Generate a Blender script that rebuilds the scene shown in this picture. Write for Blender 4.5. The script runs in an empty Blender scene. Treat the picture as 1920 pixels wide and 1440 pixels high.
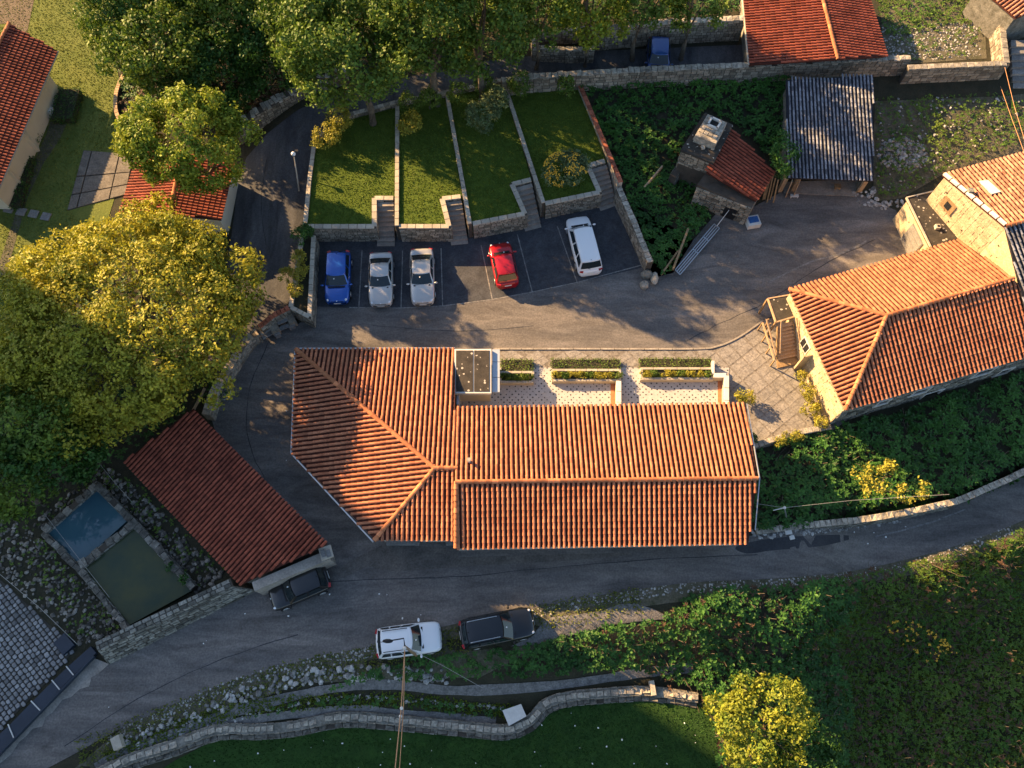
import bpy, bmesh, math, random
import numpy as np
from mathutils import Vector, Matrix

# ------------------------------------------------------------------ camera, light, exposure
SC = bpy.context.scene
COL = SC.collection
F_PX, TILT, CAM_H = 1500.0, math.radians(22), 50.6
CT, ST = math.cos(TILT), math.sin(TILT)
cam_d = bpy.data.cameras.new('camera')
cam = bpy.data.objects.new('camera', cam_d)
COL.objects.link(cam)
cam_d.sensor_width = 36
cam_d.lens = 36 * F_PX / 1920
cam_d.clip_end = 2000
cam.location = (0, 0, CAM_H)
cam.rotation_euler = (TILT, 0, 0)
SC.camera = cam

SUN_EL, SUN_AZ = math.radians(24), math.radians(148)      # azimuth measured from +x, towards the sun
world = bpy.data.worlds.new('World'); SC.world = world; world.use_nodes = True
wn = world.node_tree
bg = wn.nodes['Background']; bg.inputs['Strength'].default_value = 0.062
sky = wn.nodes.new('ShaderNodeTexSky'); sky.sky_type = 'NISHITA'; sky.sun_disc = False
sky.sun_elevation = SUN_EL
sky.sun_rotation = math.atan2(math.cos(SUN_AZ), math.sin(SUN_AZ))
wn.links.new(sky.outputs[0], bg.inputs[0])
sun_d = bpy.data.lights.new('sun', 'SUN'); sun_d.energy = 5.0; sun_d.angle = math.radians(0.5)
sun_d.color = (1.0, 0.63, 0.29)
sun = bpy.data.objects.new('sun', sun_d); COL.objects.link(sun)
sdir = Vector((math.cos(SUN_AZ)*math.cos(SUN_EL), math.sin(SUN_AZ)*math.cos(SUN_EL), math.sin(SUN_EL)))
sun.rotation_euler = sdir.to_track_quat('Z', 'Y').to_euler()
sun.location = (-40, 30, 40)
SC.view_settings.view_transform = 'Standard'
SC.view_settings.look = 'None'
SC.view_settings.gamma = 1
SC.view_settings.use_curve_mapping = False
SC.view_settings.exposure = 2.1
SC.cycles.max_bounces = 6

R = random.Random(7)
NR = np.random.default_rng(11)

# ------------------------------------------------------------------ photograph pixel (1920 wide) + height -> world point
def P(px, py, z=0.0):
    u, v = (px-960)/F_PX, (py-720)/F_PX
    k = (CAM_H - z)/(CT + v*ST)
    return Vector((u*k, (ST - v*CT)*k, z))
def mpp(px, py, z=0.0):
    v = (py-720)/F_PX
    return (CAM_H - z)/(CT + v*ST)/F_PX

# terrain heights
YW = np.array([[P(x, y, 1.6).x, P(x, y, 1.6).y] for x, y in
               [(-400, 330), (100, 330), (440, 260), (600, 205), (745, 190), (935, 150), (1080, 140), (1700, 118), (1900, 118), (2400, 100)]])
SE_PX = [(-300, 1640), (90, 1440), (230, 1365), (400, 1290), (560, 1240), (700, 1210), (860, 1168), (1000, 1142), (1150, 1112), (1300, 1092),
         (1450, 1085), (1600, 1070), (1750, 1036), (1850, 1003), (1920, 975), (2150, 870)]
YS = np.array([[P(x, y).x, P(x, y).y] for x, y in SE_PX])
EV = np.array([[P(x, y).x, P(x, y).y] for x, y in [(1440, 860), (1560, 812), (1720, 775), (1920, 730), (2300, 640)]])
ER = np.array([[P(x, y, -2.2).x, P(x, y, -2.2).y] for x, y in [(1405, 1003), (1500, 991), (1650, 973), (1800, 943), (1920, 891), (2150, 760)]])
def sstep(t):
    t = np.clip(t, 0, 1); return t*t*(3-2*t)
def H(x, y):
    x = np.asarray(x, float); y = np.asarray(y, float)
    yw = np.interp(x, YW[:, 0], YW[:, 1])
    h = 1.6*sstep((y-(yw-11))/10.5)*sstep((x+22)/7)
    ys = np.interp(x, YS[:, 0], YS[:, 1])
    h = h - 2.3*sstep((ys-y-0.9)/5.2)
    ex = sstep((x-EV[0, 0]-.5)/7.0)
    h = h - ex*(1.0*sstep((np.interp(x, EV[:, 0], EV[:, 1])-y)/5.0)+1.4*sstep((np.interp(x, ER[:, 0], ER[:, 1])+.9-y)/.5))
    h = h - .22*sstep((x-EV[0, 0]+3)/5.0)*np.clip(ys-y-1.2, 0, 22)
    return h
def hz(x, y): return float(H(x, y))
def G(px, py, dz=0.0):
    z = 0.0
    for _ in range(8):
        p = P(px, py, z+dz); z = hz(p.x, p.y)
    return P(px, py, z+dz)

# ------------------------------------------------------------------ materials
def mat(name, c1, c2=None, scale=1.0, rough=0.9, tint=0.0, bump=0.0, bscale=30.0, fine=0.0, metallic=0.0, coat=0.0, spec=0.3, trans=0.0,
        spots=None, stretch=None, contrast=0.5, mott=0.0, mscale=.9):
    m = bpy.data.materials.new(name); m.use_nodes = True
    nt = m.node_tree; N = nt.nodes; L = nt.links
    b = N['Principled BSDF']
    b.inputs['Roughness'].default_value = rough
    b.inputs['Metallic'].default_value = metallic
    b.inputs['Specular IOR Level'].default_value = spec
    if coat: b.inputs['Coat Weight'].default_value = coat; b.inputs['Coat Roughness'].default_value = 0.06
    geo = N.new('ShaderNodeNewGeometry'); pos = geo.outputs['Position']
    if stretch:
        mp = N.new('ShaderNodeMapping'); mp.inputs['Scale'].default_value = stretch[:3]; mp.inputs['Rotation'].default_value = (0, 0, stretch[3])
        mp.vector_type = 'TEXTURE' if False else 'POINT'
        L.new(pos, mp.inputs[0]); pos1 = mp.outputs[0]
    else: pos1 = pos
    col = None
    if c2 is None:
        rgb = N.new('ShaderNodeRGB'); rgb.outputs[0].default_value = (*c1, 1); col = rgb.outputs[0]
    else:
        nz = N.new('ShaderNodeTexNoise'); nz.inputs['Scale'].default_value = scale; nz.inputs['Detail'].default_value = 6; nz.inputs['Roughness'].default_value = 0.62
        L.new(pos1, nz.inputs['Vector'])
        cr = N.new('ShaderNodeValToRGB')
        w = 0.28*(1-contrast)+0.06
        cr.color_ramp.elements[0].position = 0.5-w; cr.color_ramp.elements[1].position = 0.5+w
        cr.color_ramp.elements[0].color = (*c1, 1); cr.color_ramp.elements[1].color = (*c2, 1)
        L.new(nz.outputs['Fac'], cr.inputs[0]); col = cr.outputs[0]
    def mult(col, facsock, lo, hi):
        mr = N.new('ShaderNodeMapRange'); mr.inputs['To Min'].default_value = lo; mr.inputs['To Max'].default_value = hi
        L.new(facsock, mr.inputs['Value'])
        mx = N.new('ShaderNodeVectorMath'); mx.operation = 'SCALE'
        L.new(col, mx.inputs[0]); L.new(mr.outputs[0], mx.inputs['Scale'])
        return mx.outputs[0]
    if fine:
        n2 = N.new('ShaderNodeTexNoise'); n2.inputs['Scale'].default_value = 9.0; n2.inputs['Detail'].default_value = 5
        L.new(pos, n2.inputs['Vector']); col = mult(col, n2.outputs['Fac'], 1-1.6*fine, 1+1.6*fine)
    if mott:
        n3 = N.new('ShaderNodeTexNoise'); n3.inputs['Scale'].default_value = mscale; n3.inputs['Detail'].default_value = 8; n3.inputs['Roughness'].default_value = .7; n3.inputs['Distortion'].default_value = 1.6
        L.new(pos1, n3.inputs['Vector']); col = mult(col, n3.outputs['Fac'], 1-2.2*mott, 1+2.2*mott)
    if tint:
        at = N.new('ShaderNodeAttribute'); at.attribute_name = 'tint'
        col = mult(col, at.outputs['Fac'], 1-tint, 1+tint)
    if spots:   # (colour, voronoi scale, radius, share)
        vo = N.new('ShaderNodeTexVoronoi'); vo.inputs['Scale'].default_value = spots[1]; L.new(pos, vo.inputs['Vector'])
        ns = N.new('ShaderNodeTexNoise'); ns.inputs['Scale'].default_value = spots[3]; ns.inputs['Detail'].default_value = 3; L.new(pos, ns.inputs['Vector'])
        ad = N.new('ShaderNodeMath'); ad.operation = 'MULTIPLY'
        lt = N.new('ShaderNodeMath'); lt.operation = 'LESS_THAN'; lt.inputs[1].default_value = spots[2]; L.new(vo.outputs['Distance'], lt.inputs[0])
        gt = N.new('ShaderNodeMath'); gt.operation = 'GREATER_THAN'; gt.inputs[1].default_value = 0.52; L.new(ns.outputs['Fac'], gt.inputs[0])
        L.new(lt.outputs[0], ad.inputs[0]); L.new(gt.outputs[0], ad.inputs[1])
        mx = N.new('ShaderNodeMix'); mx.data_type = 'RGBA'
        L.new(ad.outputs[0], mx.inputs['Factor']); L.new(col, mx.inputs[6]); mx.inputs[7].default_value = (*spots[0], 1); col = mx.outputs[2]
    L.new(col, b.inputs['Base Color'])
    if bump:
        bz = N.new('ShaderNodeTexNoise'); bz.inputs['Scale'].default_value = bscale; bz.inputs['Detail'].default_value = 4; L.new(pos, bz.inputs['Vector'])
        bu = N.new('ShaderNodeBump'); bu.inputs['Strength'].default_value = bump; bu.inputs['Distance'].default_value = 0.05
        L.new(bz.outputs['Fac'], bu.inputs['Height']); L.new(bu.outputs[0], b.inputs['Normal'])
    if trans:
        tr = N.new('ShaderNodeBsdfTranslucent'); L.new(col, tr.inputs['Color'])
        ms = N.new('ShaderNodeMixShader'); ms.inputs[0].default_value = trans
        L.new(b.outputs[0], ms.inputs[1]); L.new(tr.outputs[0], ms.inputs[2]); L.new(ms.outputs[0], N['Material Output'].inputs[0])
    return m

M = {}
M['tile'] = mat('terracotta_tile', (.35, .115, .055), (.50, .205, .105), 1.3, .85, tint=.30, fine=.22, mott=.15, mscale=.4)
M['tile_red'] = mat('dark_red_tile', (.19, .042, .022), (.30, .080, .044), .9, .85, tint=.25, fine=.25)
M['tile_pale'] = mat('pale_weathered_tile', (.32, .13, .075), (.46, .24, .15), 1.6, .9, tint=.35, fine=.3)
M['tile_grey'] = mat('grey_fibre_tile', (.10, .105, .13), (.25, .26, .29), 1.8, .8, tint=.4, fine=.4)
M['deck'] = mat('roof_underlay', (.045, .012, .008), (.07, .02, .012), 2, .95)
M['deck_grey'] = mat('grey_underlay', (.012, .013, .018), (.02, .021, .028), 2, .95)
M['ridge'] = mat('ridge_tile', (.38, .13, .055), (.52, .21, .095), 2, .85, tint=.35, fine=.15)
M['asphalt'] = mat('asphalt', (.070, .068, .068), (.185, .165, .148), .4, .9, bump=.35, bscale=22, fine=.34, stretch=(.35, 1.5, 1, .25), contrast=.3, mott=.42, mscale=.55)
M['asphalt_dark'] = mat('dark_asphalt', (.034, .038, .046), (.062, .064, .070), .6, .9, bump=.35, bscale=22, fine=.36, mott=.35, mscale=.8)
M['patch'] = mat('asphalt_repair', (.030, .032, .037), (.048, .048, .052), 1, .9, fine=.3)
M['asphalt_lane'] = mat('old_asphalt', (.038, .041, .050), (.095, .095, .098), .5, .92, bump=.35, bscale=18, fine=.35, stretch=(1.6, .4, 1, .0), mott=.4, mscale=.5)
M['concrete'] = mat('concrete', (.20, .18, .155), (.33, .30, .26), 1.2, .9, fine=.3, bump=.3)
M['gravel'] = mat('gravel_path', (.10, .098, .096), (.20, .19, .18), 2.5, .95, bump=.8, bscale=14, fine=.45)
M['soil'] = mat('soil', (.022, .024, .014), (.045, .04, .024), 1.2, 1, bump=.6, bscale=9, fine=.3)
M['verge'] = mat('verge_soil', (.05, .055, .028), (.13, .115, .085), 1.6, 1, bump=.8, bscale=10, fine=.4)
M['lawn'] = mat('lawn_soil', (.045, .078, .008), (.075, .112, .012), 1.1, 1, bump=.5, bscale=7, fine=.25)
M['field_soil'] = mat('field_soil', (.014, .042, .007), (.024, .060, .009), 1.1, 1, bump=.5, bscale=7, fine=.25, mott=.25)
M['slab_brown'] = mat('brown_slab', (.085, .078, .068), (.16, .145, .125), 1.8, .9, tint=.18, fine=.4, bump=.4)
M['rough_grass'] = mat('rough_grass_ground', (.075, .105, .018), (.125, .145, .032), .6, 1, bump=.7, bscale=7, fine=.3)
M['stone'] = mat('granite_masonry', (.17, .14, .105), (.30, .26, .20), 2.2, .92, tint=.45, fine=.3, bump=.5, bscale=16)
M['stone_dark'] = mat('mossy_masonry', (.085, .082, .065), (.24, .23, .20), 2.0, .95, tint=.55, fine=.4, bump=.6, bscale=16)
M['mortar'] = mat('mortar', (.055, .045, .035), (.09, .075, .06), 2, .95)
M['cap'] = mat('pale_cap_stone', (.32, .28, .225), (.44, .395, .32), 1.5, .88, tint=.14, fine=.15)
M['cap_old'] = mat('lichen_cap_stone', (.16, .145, .12), (.42, .38, .31), 3, .92, tint=.3, fine=.4, bump=.5)
M['cap_mossy'] = mat('mossy_kerb_stone', (.06, .058, .048), (.24, .22, .185), 3, .92, tint=.4, fine=.4, bump=.5)
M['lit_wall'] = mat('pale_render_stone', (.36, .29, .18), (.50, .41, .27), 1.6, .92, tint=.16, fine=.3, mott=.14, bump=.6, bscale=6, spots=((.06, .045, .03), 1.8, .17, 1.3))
M['step'] = mat('stair_stone', (.20, .175, .15), (.29, .255, .215), 2, .92, tint=.12, fine=.2)
M['white'] = mat('white_stone', (.52, .50, .46), (.62, .60, .56), 2, .8, fine=.08)
M['panel'] = mat('zinc_panel', (.36, .41, .46), (.42, .46, .52), .8, .5, metallic=.3)
M['flat_roof'] = mat('lichen_flat_roof', (.028, .025, .022), (.06, .052, .042), 2, .95, fine=.3, spots=((.42, .38, .32), 3.5, .26, 2.2))
M['sett'] = mat('granite_sett', (.17, .17, .175), (.27, .265, .26), 3, .85, tint=.4, fine=.25, bump=.4)
M['joint'] = mat('joint_sand', (.035, .032, .028), (.06, .055, .045), 3, 1)
M['paver'] = mat('flag_paver', (.165, .155, .145), (.27, .25, .225), 2.6, .9, tint=.10, fine=.45, bump=.25, bscale=12)
M['grout'] = mat('paver_joint', (.08, .07, .06), (.26, .235, .205), 6, .95, fine=.3)
M['slab'] = mat('weathered_slab', (.15, .145, .14), (.24, .23, .215), 1.6, .9, tint=.18, fine=.35, bump=.4)
M['cream'] = mat('cream_render', (.50, .43, .33), (.56, .49, .38), .8, .9)
M['wood'] = mat('weathered_wood', (.19, .125, .065), (.30, .205, .11), 4, .85, tint=.25, fine=.3)
M['wood_pale'] = mat('pale_wood', (.36, .24, .14), (.44, .31, .19), 4, .85, tint=.2, fine=.25)
M['bark'] = mat('bark', (.07, .055, .04), (.14, .115, .085), 5, .95, bump=.6)
M['steel'] = mat('aluminium', (.48, .50, .52), None, rough=.35, metallic=.8)
M['dark_metal'] = mat('blue_black_cover', (.012, .020, .034), (.018, .03, .05), 1, .45, spec=.4)
M['black'] = mat('black_trim', (.012, .012, .013), None, rough=.6)
M['tyre'] = mat('tyre_rubber', (.014, .014, .014), None, rough=.85)
M['glass'] = mat('car_glass', (.010, .018, .022), None, rough=.06, spec=.55, coat=.3)
M['window_glass'] = mat('window_glass', (.02, .022, .025), None, rough=.1, spec=.5)
M['lamp_glass'] = mat('lamp_glass', (.65, .68, .72), None, rough=.15, coat=.5)
M['red_lens'] = mat('red_lens', (.35, .01, .012), None, rough=.2, coat=.5)
M['plate'] = mat('plate_white', (.65, .65, .62), None, rough=.4)
M['line'] = mat('worn_road_paint', (.10, .098, .095), (.26, .25, .235), 3, .9, fine=.4)
M['copper'] = mat('copper_cable', (.45, .24, .12), None, rough=.5)
M['wire'] = mat('pale_wire', (.30, .29, .27), None, rough=.6)
M['blue_sheet'] = mat('blue_sheet', (.02, .07, .22), (.03, .12, .32), 5, .5)
M['rust_brick'] = mat('terracotta_paving', (.34, .12, .055), (.44, .18, .085), 5, .9, fine=.2)
M['brick_cap'] = mat('red_brick_cap', (.26, .075, .04), (.38, .13, .075), 4, .9, tint=.3, fine=.25)
M['leaf_gold'] = mat('golden_green_leaf', (.17, .20, .018), (.42, .38, .038), .8, .6, tint=.35, trans=.30)
M['leaf_lime'] = mat('lime_green_leaf', (.10, .18, .016), (.30, .33, .032), .9, .6, tint=.35, trans=.28)
M['leaf_acacia'] = mat('acacia_leaf', (.085, .15, .014), (.30, .31, .032), 1.0, .6, tint=.35, trans=.28)
M['leaf_forest'] = mat('forest_leaf', (.045, .105, .013), (.14, .20, .024), .5, .6, tint=.4, trans=.25)
M['leaf_dark'] = mat('dark_leaf', (.020, .065, .010), (.045, .115, .018), .7, .6, tint=.4, trans=.2)
M['leaf_silver'] = mat('grey_green_leaf', (.085, .13, .055), (.13, .18, .075), .9, .6, tint=.3, trans=.2)
M['leaf_yellow'] = mat('yellow_leaf', (.19, .20, .022), (.38, .34, .045), 1.4, .6, tint=.35, trans=.25)
M['leaf_ivy'] = mat('ivy_leaf', (.020, .075, .012), (.055, .145, .020), .35, .55, tint=.45, trans=.2)
M['leaf_brush'] = mat('brush_leaf', (.042, .115, .013), (.12, .175, .022), .3, .7, tint=.45, trans=.2)
M['leaf_red'] = mat('bronze_leaf', (.06, .035, .02), (.10, .055, .03), .8, .7, tint=.4, trans=.2)
M['blade'] = mat('lawn_blade', (.070, .115, .009), (.125, .165, .014), .8, .7, tint=.3, trans=.35)
M['blade_dry'] = mat('dry_grass_blade', (.085, .125, .018), (.17, .18, .035), .45, .8, tint=.4, trans=.3)
M['blade_field'] = mat('field_blade', (.014, .055, .007), (.028, .080, .010), .5, .8, tint=.3, trans=.25)
M['bloom'] = mat('white_bloom', (.75, .75, .72), None, rough=.8)
M['bloom_and_sun_fleck'] = mat('bloom_and_sun_fleck', (.75, .42, .04), None, rough=.8)  # yellow of real bloom, also used to paint golden sunlight
M['pebble_dark'] = mat('dark_rubble', (.045, .042, .036), (.26, .235, .20), 4, .95, tint=.75, fine=.3)
M['pebble'] = mat('pale_pebble', (.13, .125, .12), (.42, .41, .385), 5, .9, tint=.5)

# ------------------------------------------------------------------ mesh building
def mesh_np(name, V, F, T, mats, smooth=False):
    """V (n,3); F list of index tuples or (m,k) array; T tint per face."""
    me = bpy.data.meshes.new(name)
    V = np.asarray(V, np.float32)
    if isinstance(F, np.ndarray):
        m, k = F.shape
        loops = F.astype(np.int32).ravel(); starts = np.arange(m, dtype=np.int32)*k; tot = np.full(m, k, np.int32)
    else:
        m = len(F); tot = np.array([len(f) for f in F], np.int32)
        loops = np.array([i for f in F for i in f], np.int32); starts = np.concatenate([[0], np.cumsum(tot)[:-1]]).astype(np.int32)
    me.vertices.add(len(V)); me.vertices.foreach_set('co', V.ravel())
    me.loops.add(len(loops)); me.loops.foreach_set('vertex_index', loops)
    me.polygons.add(m); me.polygons.foreach_set('loop_start', starts); me.polygons.foreach_set('loop_total', tot)
    me.polygons.foreach_set('use_smooth', np.full(m, bool(smooth)))
    me.update(calc_edges=True)
    if T is not None:
        a = me.attributes.new('tint', 'FLOAT', 'FACE'); a.data.foreach_set('value', np.asarray(T, np.float32))
    for mm in (mats if isinstance(mats, (list, tuple)) else [mats]): me.materials.append(mm)
    return me

class B:
    def __init__(s): s.V = []; s.F = []; s.T = []
    def add(s, vs, fs, t=.5):
        o = len(s.V); s.V += [tuple(v) for v in vs]; s.F += [tuple(i+o for i in f) for f in fs]; s.T += [t]*len(fs); return s
    def prism(s, poly, z0, z1, t=.5, bottom=False):
        n = len(poly)
        z0s = z0 if isinstance(z0, (list, tuple)) else [z0]*n; z1s = z1 if isinstance(z1, (list, tuple)) else [z1]*n
        a = sum(poly[i][0]*poly[(i+1) % n][1]-poly[(i+1) % n][0]*poly[i][1] for i in range(n))
        idx = list(range(n)) if a > 0 else list(range(n))[::-1]
        vs = [(poly[i][0], poly[i][1], z0s[i]) for i in idx]+[(poly[i][0], poly[i][1], z1s[i]) for i in idx]
        fs = [(i, (i+1) % n, n+(i+1) % n, n+i) for i in range(n)]+[tuple(range(n, 2*n))]
        if bottom: fs.append(tuple(range(n))[::-1])
        return s.add(vs, fs, t)
    def box(s, c, size, rot=0.0, t=.5, mtx=None):
        hx, hy, hz_ = size[0]/2, size[1]/2, size[2]/2
        vs = [Vector((x, y, z)) for z in (-hz_, hz_) for x, y in ((-hx, -hy), (hx, -hy), (hx, hy), (-hx, hy))]
        m = mtx if mtx is not None else Matrix.Translation(Vector(c)) @ Matrix.Rotation(rot, 4, 'Z')
        vs = [m @ v for v in vs]
        return s.add(vs, [(0, 1, 5, 4), (1, 2, 6, 5), (2, 3, 7, 6), (3, 0, 4, 7), (4, 5, 6, 7), (3, 2, 1, 0)], t)
    def beam(s, a, b, w, h=None, t=.5):
        a, b = Vector(a), Vector(b); h = h or w; d = b-a; L = d.length
        q = d.to_track_quat('X', 'Z').to_matrix().to_4x4()
        return s.box(None, (L, w, h), t=t, mtx=Matrix.Translation((a+b)/2) @ q)
    def tube(s, pts, rs, n=8, t=.5, cap=True):
        pts = [Vector(p) for p in pts]
        if not isinstance(rs, (list, tuple)): rs = [rs]*len(pts)
        o = len(s.V)
        for i, p in enumerate(pts):
            d = (pts[min(i+1, len(pts)-1)]-pts[max(i-1, 0)]).normalized()
            q = d.to_track_quat('Z', 'Y').to_matrix()
            for k in range(n):
                a = 2*math.pi*k/n; s.V.append(tuple(p+q @ Vector((math.cos(a)*rs[i], math.sin(a)*rs[i], 0))))
        for i in range(len(pts)-1):
            for k in range(n):
                k2 = (k+1) % n; s.F.append((o+i*n+k, o+i*n+k2, o+(i+1)*n+k2, o+(i+1)*n+k)); s.T.append(t)
        if cap:
            s.F.append(tuple(o+k for k in range(n))[::-1]); s.T.append(t)
            s.F.append(tuple(o+(len(pts)-1)*n+k for k in range(n))); s.T.append(t)
        return s
    def ball(s, c, r, t=.5, n=8, rings=5):
        c = Vector(c); r = r if isinstance(r, (list, tuple)) else (r, r, r); o = len(s.V)
        for i in range(rings+1):
            th = math.pi*i/rings
            for k in range(n):
                a = 2*math.pi*k/n; s.V.append((c.x+r[0]*math.sin(th)*math.cos(a), c.y+r[1]*math.sin(th)*math.sin(a), c.z+r[2]*math.cos(th)))
        for i in range(rings):
            for k in range(n):
                k2 = (k+1) % n; s.F.append((o+i*n+k, o+(i+1)*n+k, o+(i+1)*n+k2, o+i*n+k2)); s.T.append(t)
        return s
    def mesh(s, name, m, loc=(0, 0, 0), smooth=False):
        V = np.array(s.V, float)-np.array(loc, float)
        return mesh_np(name, V, s.F, s.T, m, smooth)

def put(name, me, parent=None):
    o = bpy.data.objects.new(name, me); COL.objects.link(o)
    if parent is not None: o.parent = parent
    return o
class Thing:
    """An Empty at the thing's base; its parts are given in world coordinates."""
    def __init__(s, name, label=None, cat=None, loc=(0, 0, 0), group=None, kind=None):
        s.loc = Vector(loc); s.e = bpy.data.objects.new(name, None); COL.objects.link(s.e); s.e.location = s.loc
        s.e.empty_display_size = .3
        if label: s.e['label'] = label
        if cat: s.e['category'] = cat
        if group: s.e['group'] = group
        if kind: s.e['kind'] = kind
    def part(s, name, b, m, parent=None, smooth=False, kind=None, label=None):
        me = b if isinstance(b, bpy.types.Mesh) else b.mesh(name, m, s.loc, smooth)
        o = put(name, me, parent or s.e)
        if kind: o['kind'] = kind
        if label: o['label'] = label
        return o
def single(name, b, m, label, cat, loc=None, group=None, kind=None, smooth=False):
    V = np.array(b.V, float)
    if loc is None: loc = ((V[:, 0].min()+V[:, 0].max())/2, (V[:, 1].min()+V[:, 1].max())/2, V[:, 2].min())
    o = put(name, b.mesh(name, m, loc, smooth)); o.location = loc
    if kind: o['kind'] = kind
    if label: o['label'] = label
    if cat: o['category'] = cat
    if group: o['group'] = group
    return o
def structure(name, b, m, smooth=False, label=None):
    o = single(name, b, m, label, None, loc=(0, 0, 0), kind='structure', smooth=smooth); return o

def inpoly(pts, poly):
    pts = np.asarray(pts, float); x, y = pts[:, 0], pts[:, 1]; poly = np.asarray(poly, float)
    r = np.zeros(len(pts), bool); n = len(poly)
    for i in range(n):
        x1, y1 = poly[i]; x2, y2 = poly[(i+1) % n]
        if y1 == y2: continue
        c = ((y1 > y) != (y2 > y)) & (x < (x2-x1)*(y-y1)/(y2-y1)+x1); r ^= c
    return r
def catmull(pts, n=6, closed=False):
    pts = [Vector(p) for p in pts]; out = []; N = len(pts)
    rng = range(N) if closed else range(N-1)
    for i in rng:
        p0 = pts[(i-1) % N] if closed else pts[max(i-1, 0)]; p1 = pts[i]; p2 = pts[(i+1) % N]; p3 = pts[(i+2) % N] if closed else pts[min(i+2, N-1)]
        for k in range(n):
            t = k/n; out.append(.5*((2*p1)+(-p0+p2)*t+(2*p0-5*p1+4*p2-p3)*t*t+(-p0+3*p1-3*p2+p3)*t**3))
    if not closed: out.append(pts[-1])
    return out
def drape(name, poly, off, m, step=1.0, label=None, flat=None, pxin=True, kind='structure'):
    """A sheet following the terrain inside the outline."""
    pts = [(G(x, y) if flat is None else P(x, y, flat)) for x, y in poly] if pxin else [Vector((p[0], p[1], 0)) for p in poly]
    bm = bmesh.new(); vs = [bm.verts.new((p.x, p.y, 0)) for p in pts]; f = bm.faces.new(vs)
    bmesh.ops.triangulate(bm, faces=[f])
    if flat is None:
        xs = [p.x for p in pts]; ys = [p.y for p in pts]
        for ax, lo, hi in ((0, min(xs), max(xs)), (1, min(ys), max(ys))):
            c = math.ceil(lo/step)*step
            while c < hi:
                co = [0, 0, 0]; co[ax] = c; no = [0, 0, 0]; no[ax] = 1
                bmesh.ops.bisect_plane(bm, geom=bm.verts[:]+bm.edges[:]+bm.faces[:], plane_co=co, plane_no=no, dist=1e-5); c += step
    co = np.array([v.co[:] for v in bm.verts])
    z = H(co[:, 0], co[:, 1]) if flat is None else np.full(len(co), flat)
    for v, zz in zip(bm.verts, z): v.co.z = zz+off
    for f in bm.faces:
        f.normal_update()
        if f.normal.z < 0: f.normal_flip()
    me = bpy.data.meshes.new(name); bm.to_mesh(me); bm.free(); me.materials.append(m)
    o = put(name, me); o['kind'] = kind
    if label: o['label'] = label
    return o

# ------------------------------------------------------------------ repeated pieces as parts
class Variants:
    def __init__(s, name, makers, m, smooth=False):
        s.name = name; s.raw = makers; s.m = m; s.smooth = smooth
        s.me = [b.mesh(name, m, (0, 0, 0), smooth) for b in makers]
def pieces(thing, parent, var, mats_, maxn, stuff_name=None):
    """mats_: world matrices; the ones that show largest are objects, the rest one joined part."""
    def key(mx):
        p = mx.translation; d = p-Vector((0, 0, CAM_H))
        yc = d.y*CT+d.z*ST; zc = -d.y*ST+d.z*CT
        u, v = abs(d.x/zc)*F_PX, abs(yc/zc)*F_PX
        return (0 if (u < 960 and v < 720) else 1, -zc)
    order = sorted(range(len(mats_)), key=lambda i: key(mats_[i]))
    tl = Matrix.Translation(-thing.loc)
    for i in order[:maxn]:
        o = bpy.data.objects.new(var.name, var.me[R.randrange(len(var.me))]); COL.objects.link(o)
        o.parent = parent; o.matrix_local = tl @ mats_[i]
    rest = order[maxn:]
    if rest:
        groups = [[] for _ in var.raw]
        for i in rest: groups[R.randrange(len(var.raw))].append(mats_[i])
        Vs, Fs, Ts, off = [], [], [], 0
        for b, ms in zip(var.raw, groups):
            if not ms: continue
            V = np.array(b.V, float); A = np.array([np.array(mx) for mx in ms])
            W = np.einsum('nij,vj->nvi', A[:, :3, :3], V)+A[:, None, :3, 3]-np.array(thing.loc)
            nv = len(V)
            for k in range(len(ms)):
                Fs += [tuple(i+off+k*nv for i in f) for f in b.F]; Ts += b.T
            Vs.append(W.reshape(-1, 3)); off += nv*len(ms)
        me = mesh_np(stuff_name or var.name+'_field', np.concatenate(Vs), Fs, Ts, var.m, var.smooth)
        o = put(stuff_name or var.name+'_field', me, parent); o['kind'] = 'stuff'

def barrel(L=.46, r0=.088, r1=.105, t=.5, n=5, th=.014):
    """half-round cover tile; y runs up the slope, the lower end is wider and stands prouder."""
    b = B(); vs = []
    for y, r, lift in ((-L/2, r1, .038), (L/2, r0, .0)):
        for k in range(n+1):
            a = math.pi*k/n; vs.append((math.cos(a)*r, y, math.sin(a)*r*.95+lift))
    for k in range(n+1):
        a = math.pi*k/n; vs.append((math.cos(a)*(r1-th), -L/2, math.sin(a)*(r1-th)*.95+.038))
    n1 = n+1
    fs = [(k, k+1, n1+k+1, n1+k)[::-1] for k in range(n)]+[(k, k+1, 2*n1+k+1, 2*n1+k) for k in range(n)]
    b.add(vs, fs, t); return b
TV = {}
for key_ in ('tile', 'tile_red', 'tile_pale', 'tile_grey'):
    mk = []
    for i in range(7):
        g_ = key_ == 'tile_grey'
        mk.append(barrel(t=R.random(), r0=.062 if g_ else .080, r1=(.074 if g_ else .096)+R.uniform(-.005, .005), L=.46+R.uniform(-.02, .02)))
    TV[key_] = Variants('roof_tile', mk, M[key_], smooth=False)
RV = Variants('ridge_tile', [barrel(L=.46, r0=.115, r1=.150, t=R.random(), n=6, th=.02) for _ in range(5)], M['ridge'])

def plane_of(a, b, c):
    n = (b-a).cross(c-a).normalized()
    if n.z < 0: n = -n
    return a, n
def on_plane(px, py, pl):
    o = Vector((0, 0, CAM_H)); d = P(px, py, 0)-o
    return o+d*((pl[0]-o).dot(pl[1])/d.dot(pl[1]))

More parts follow.
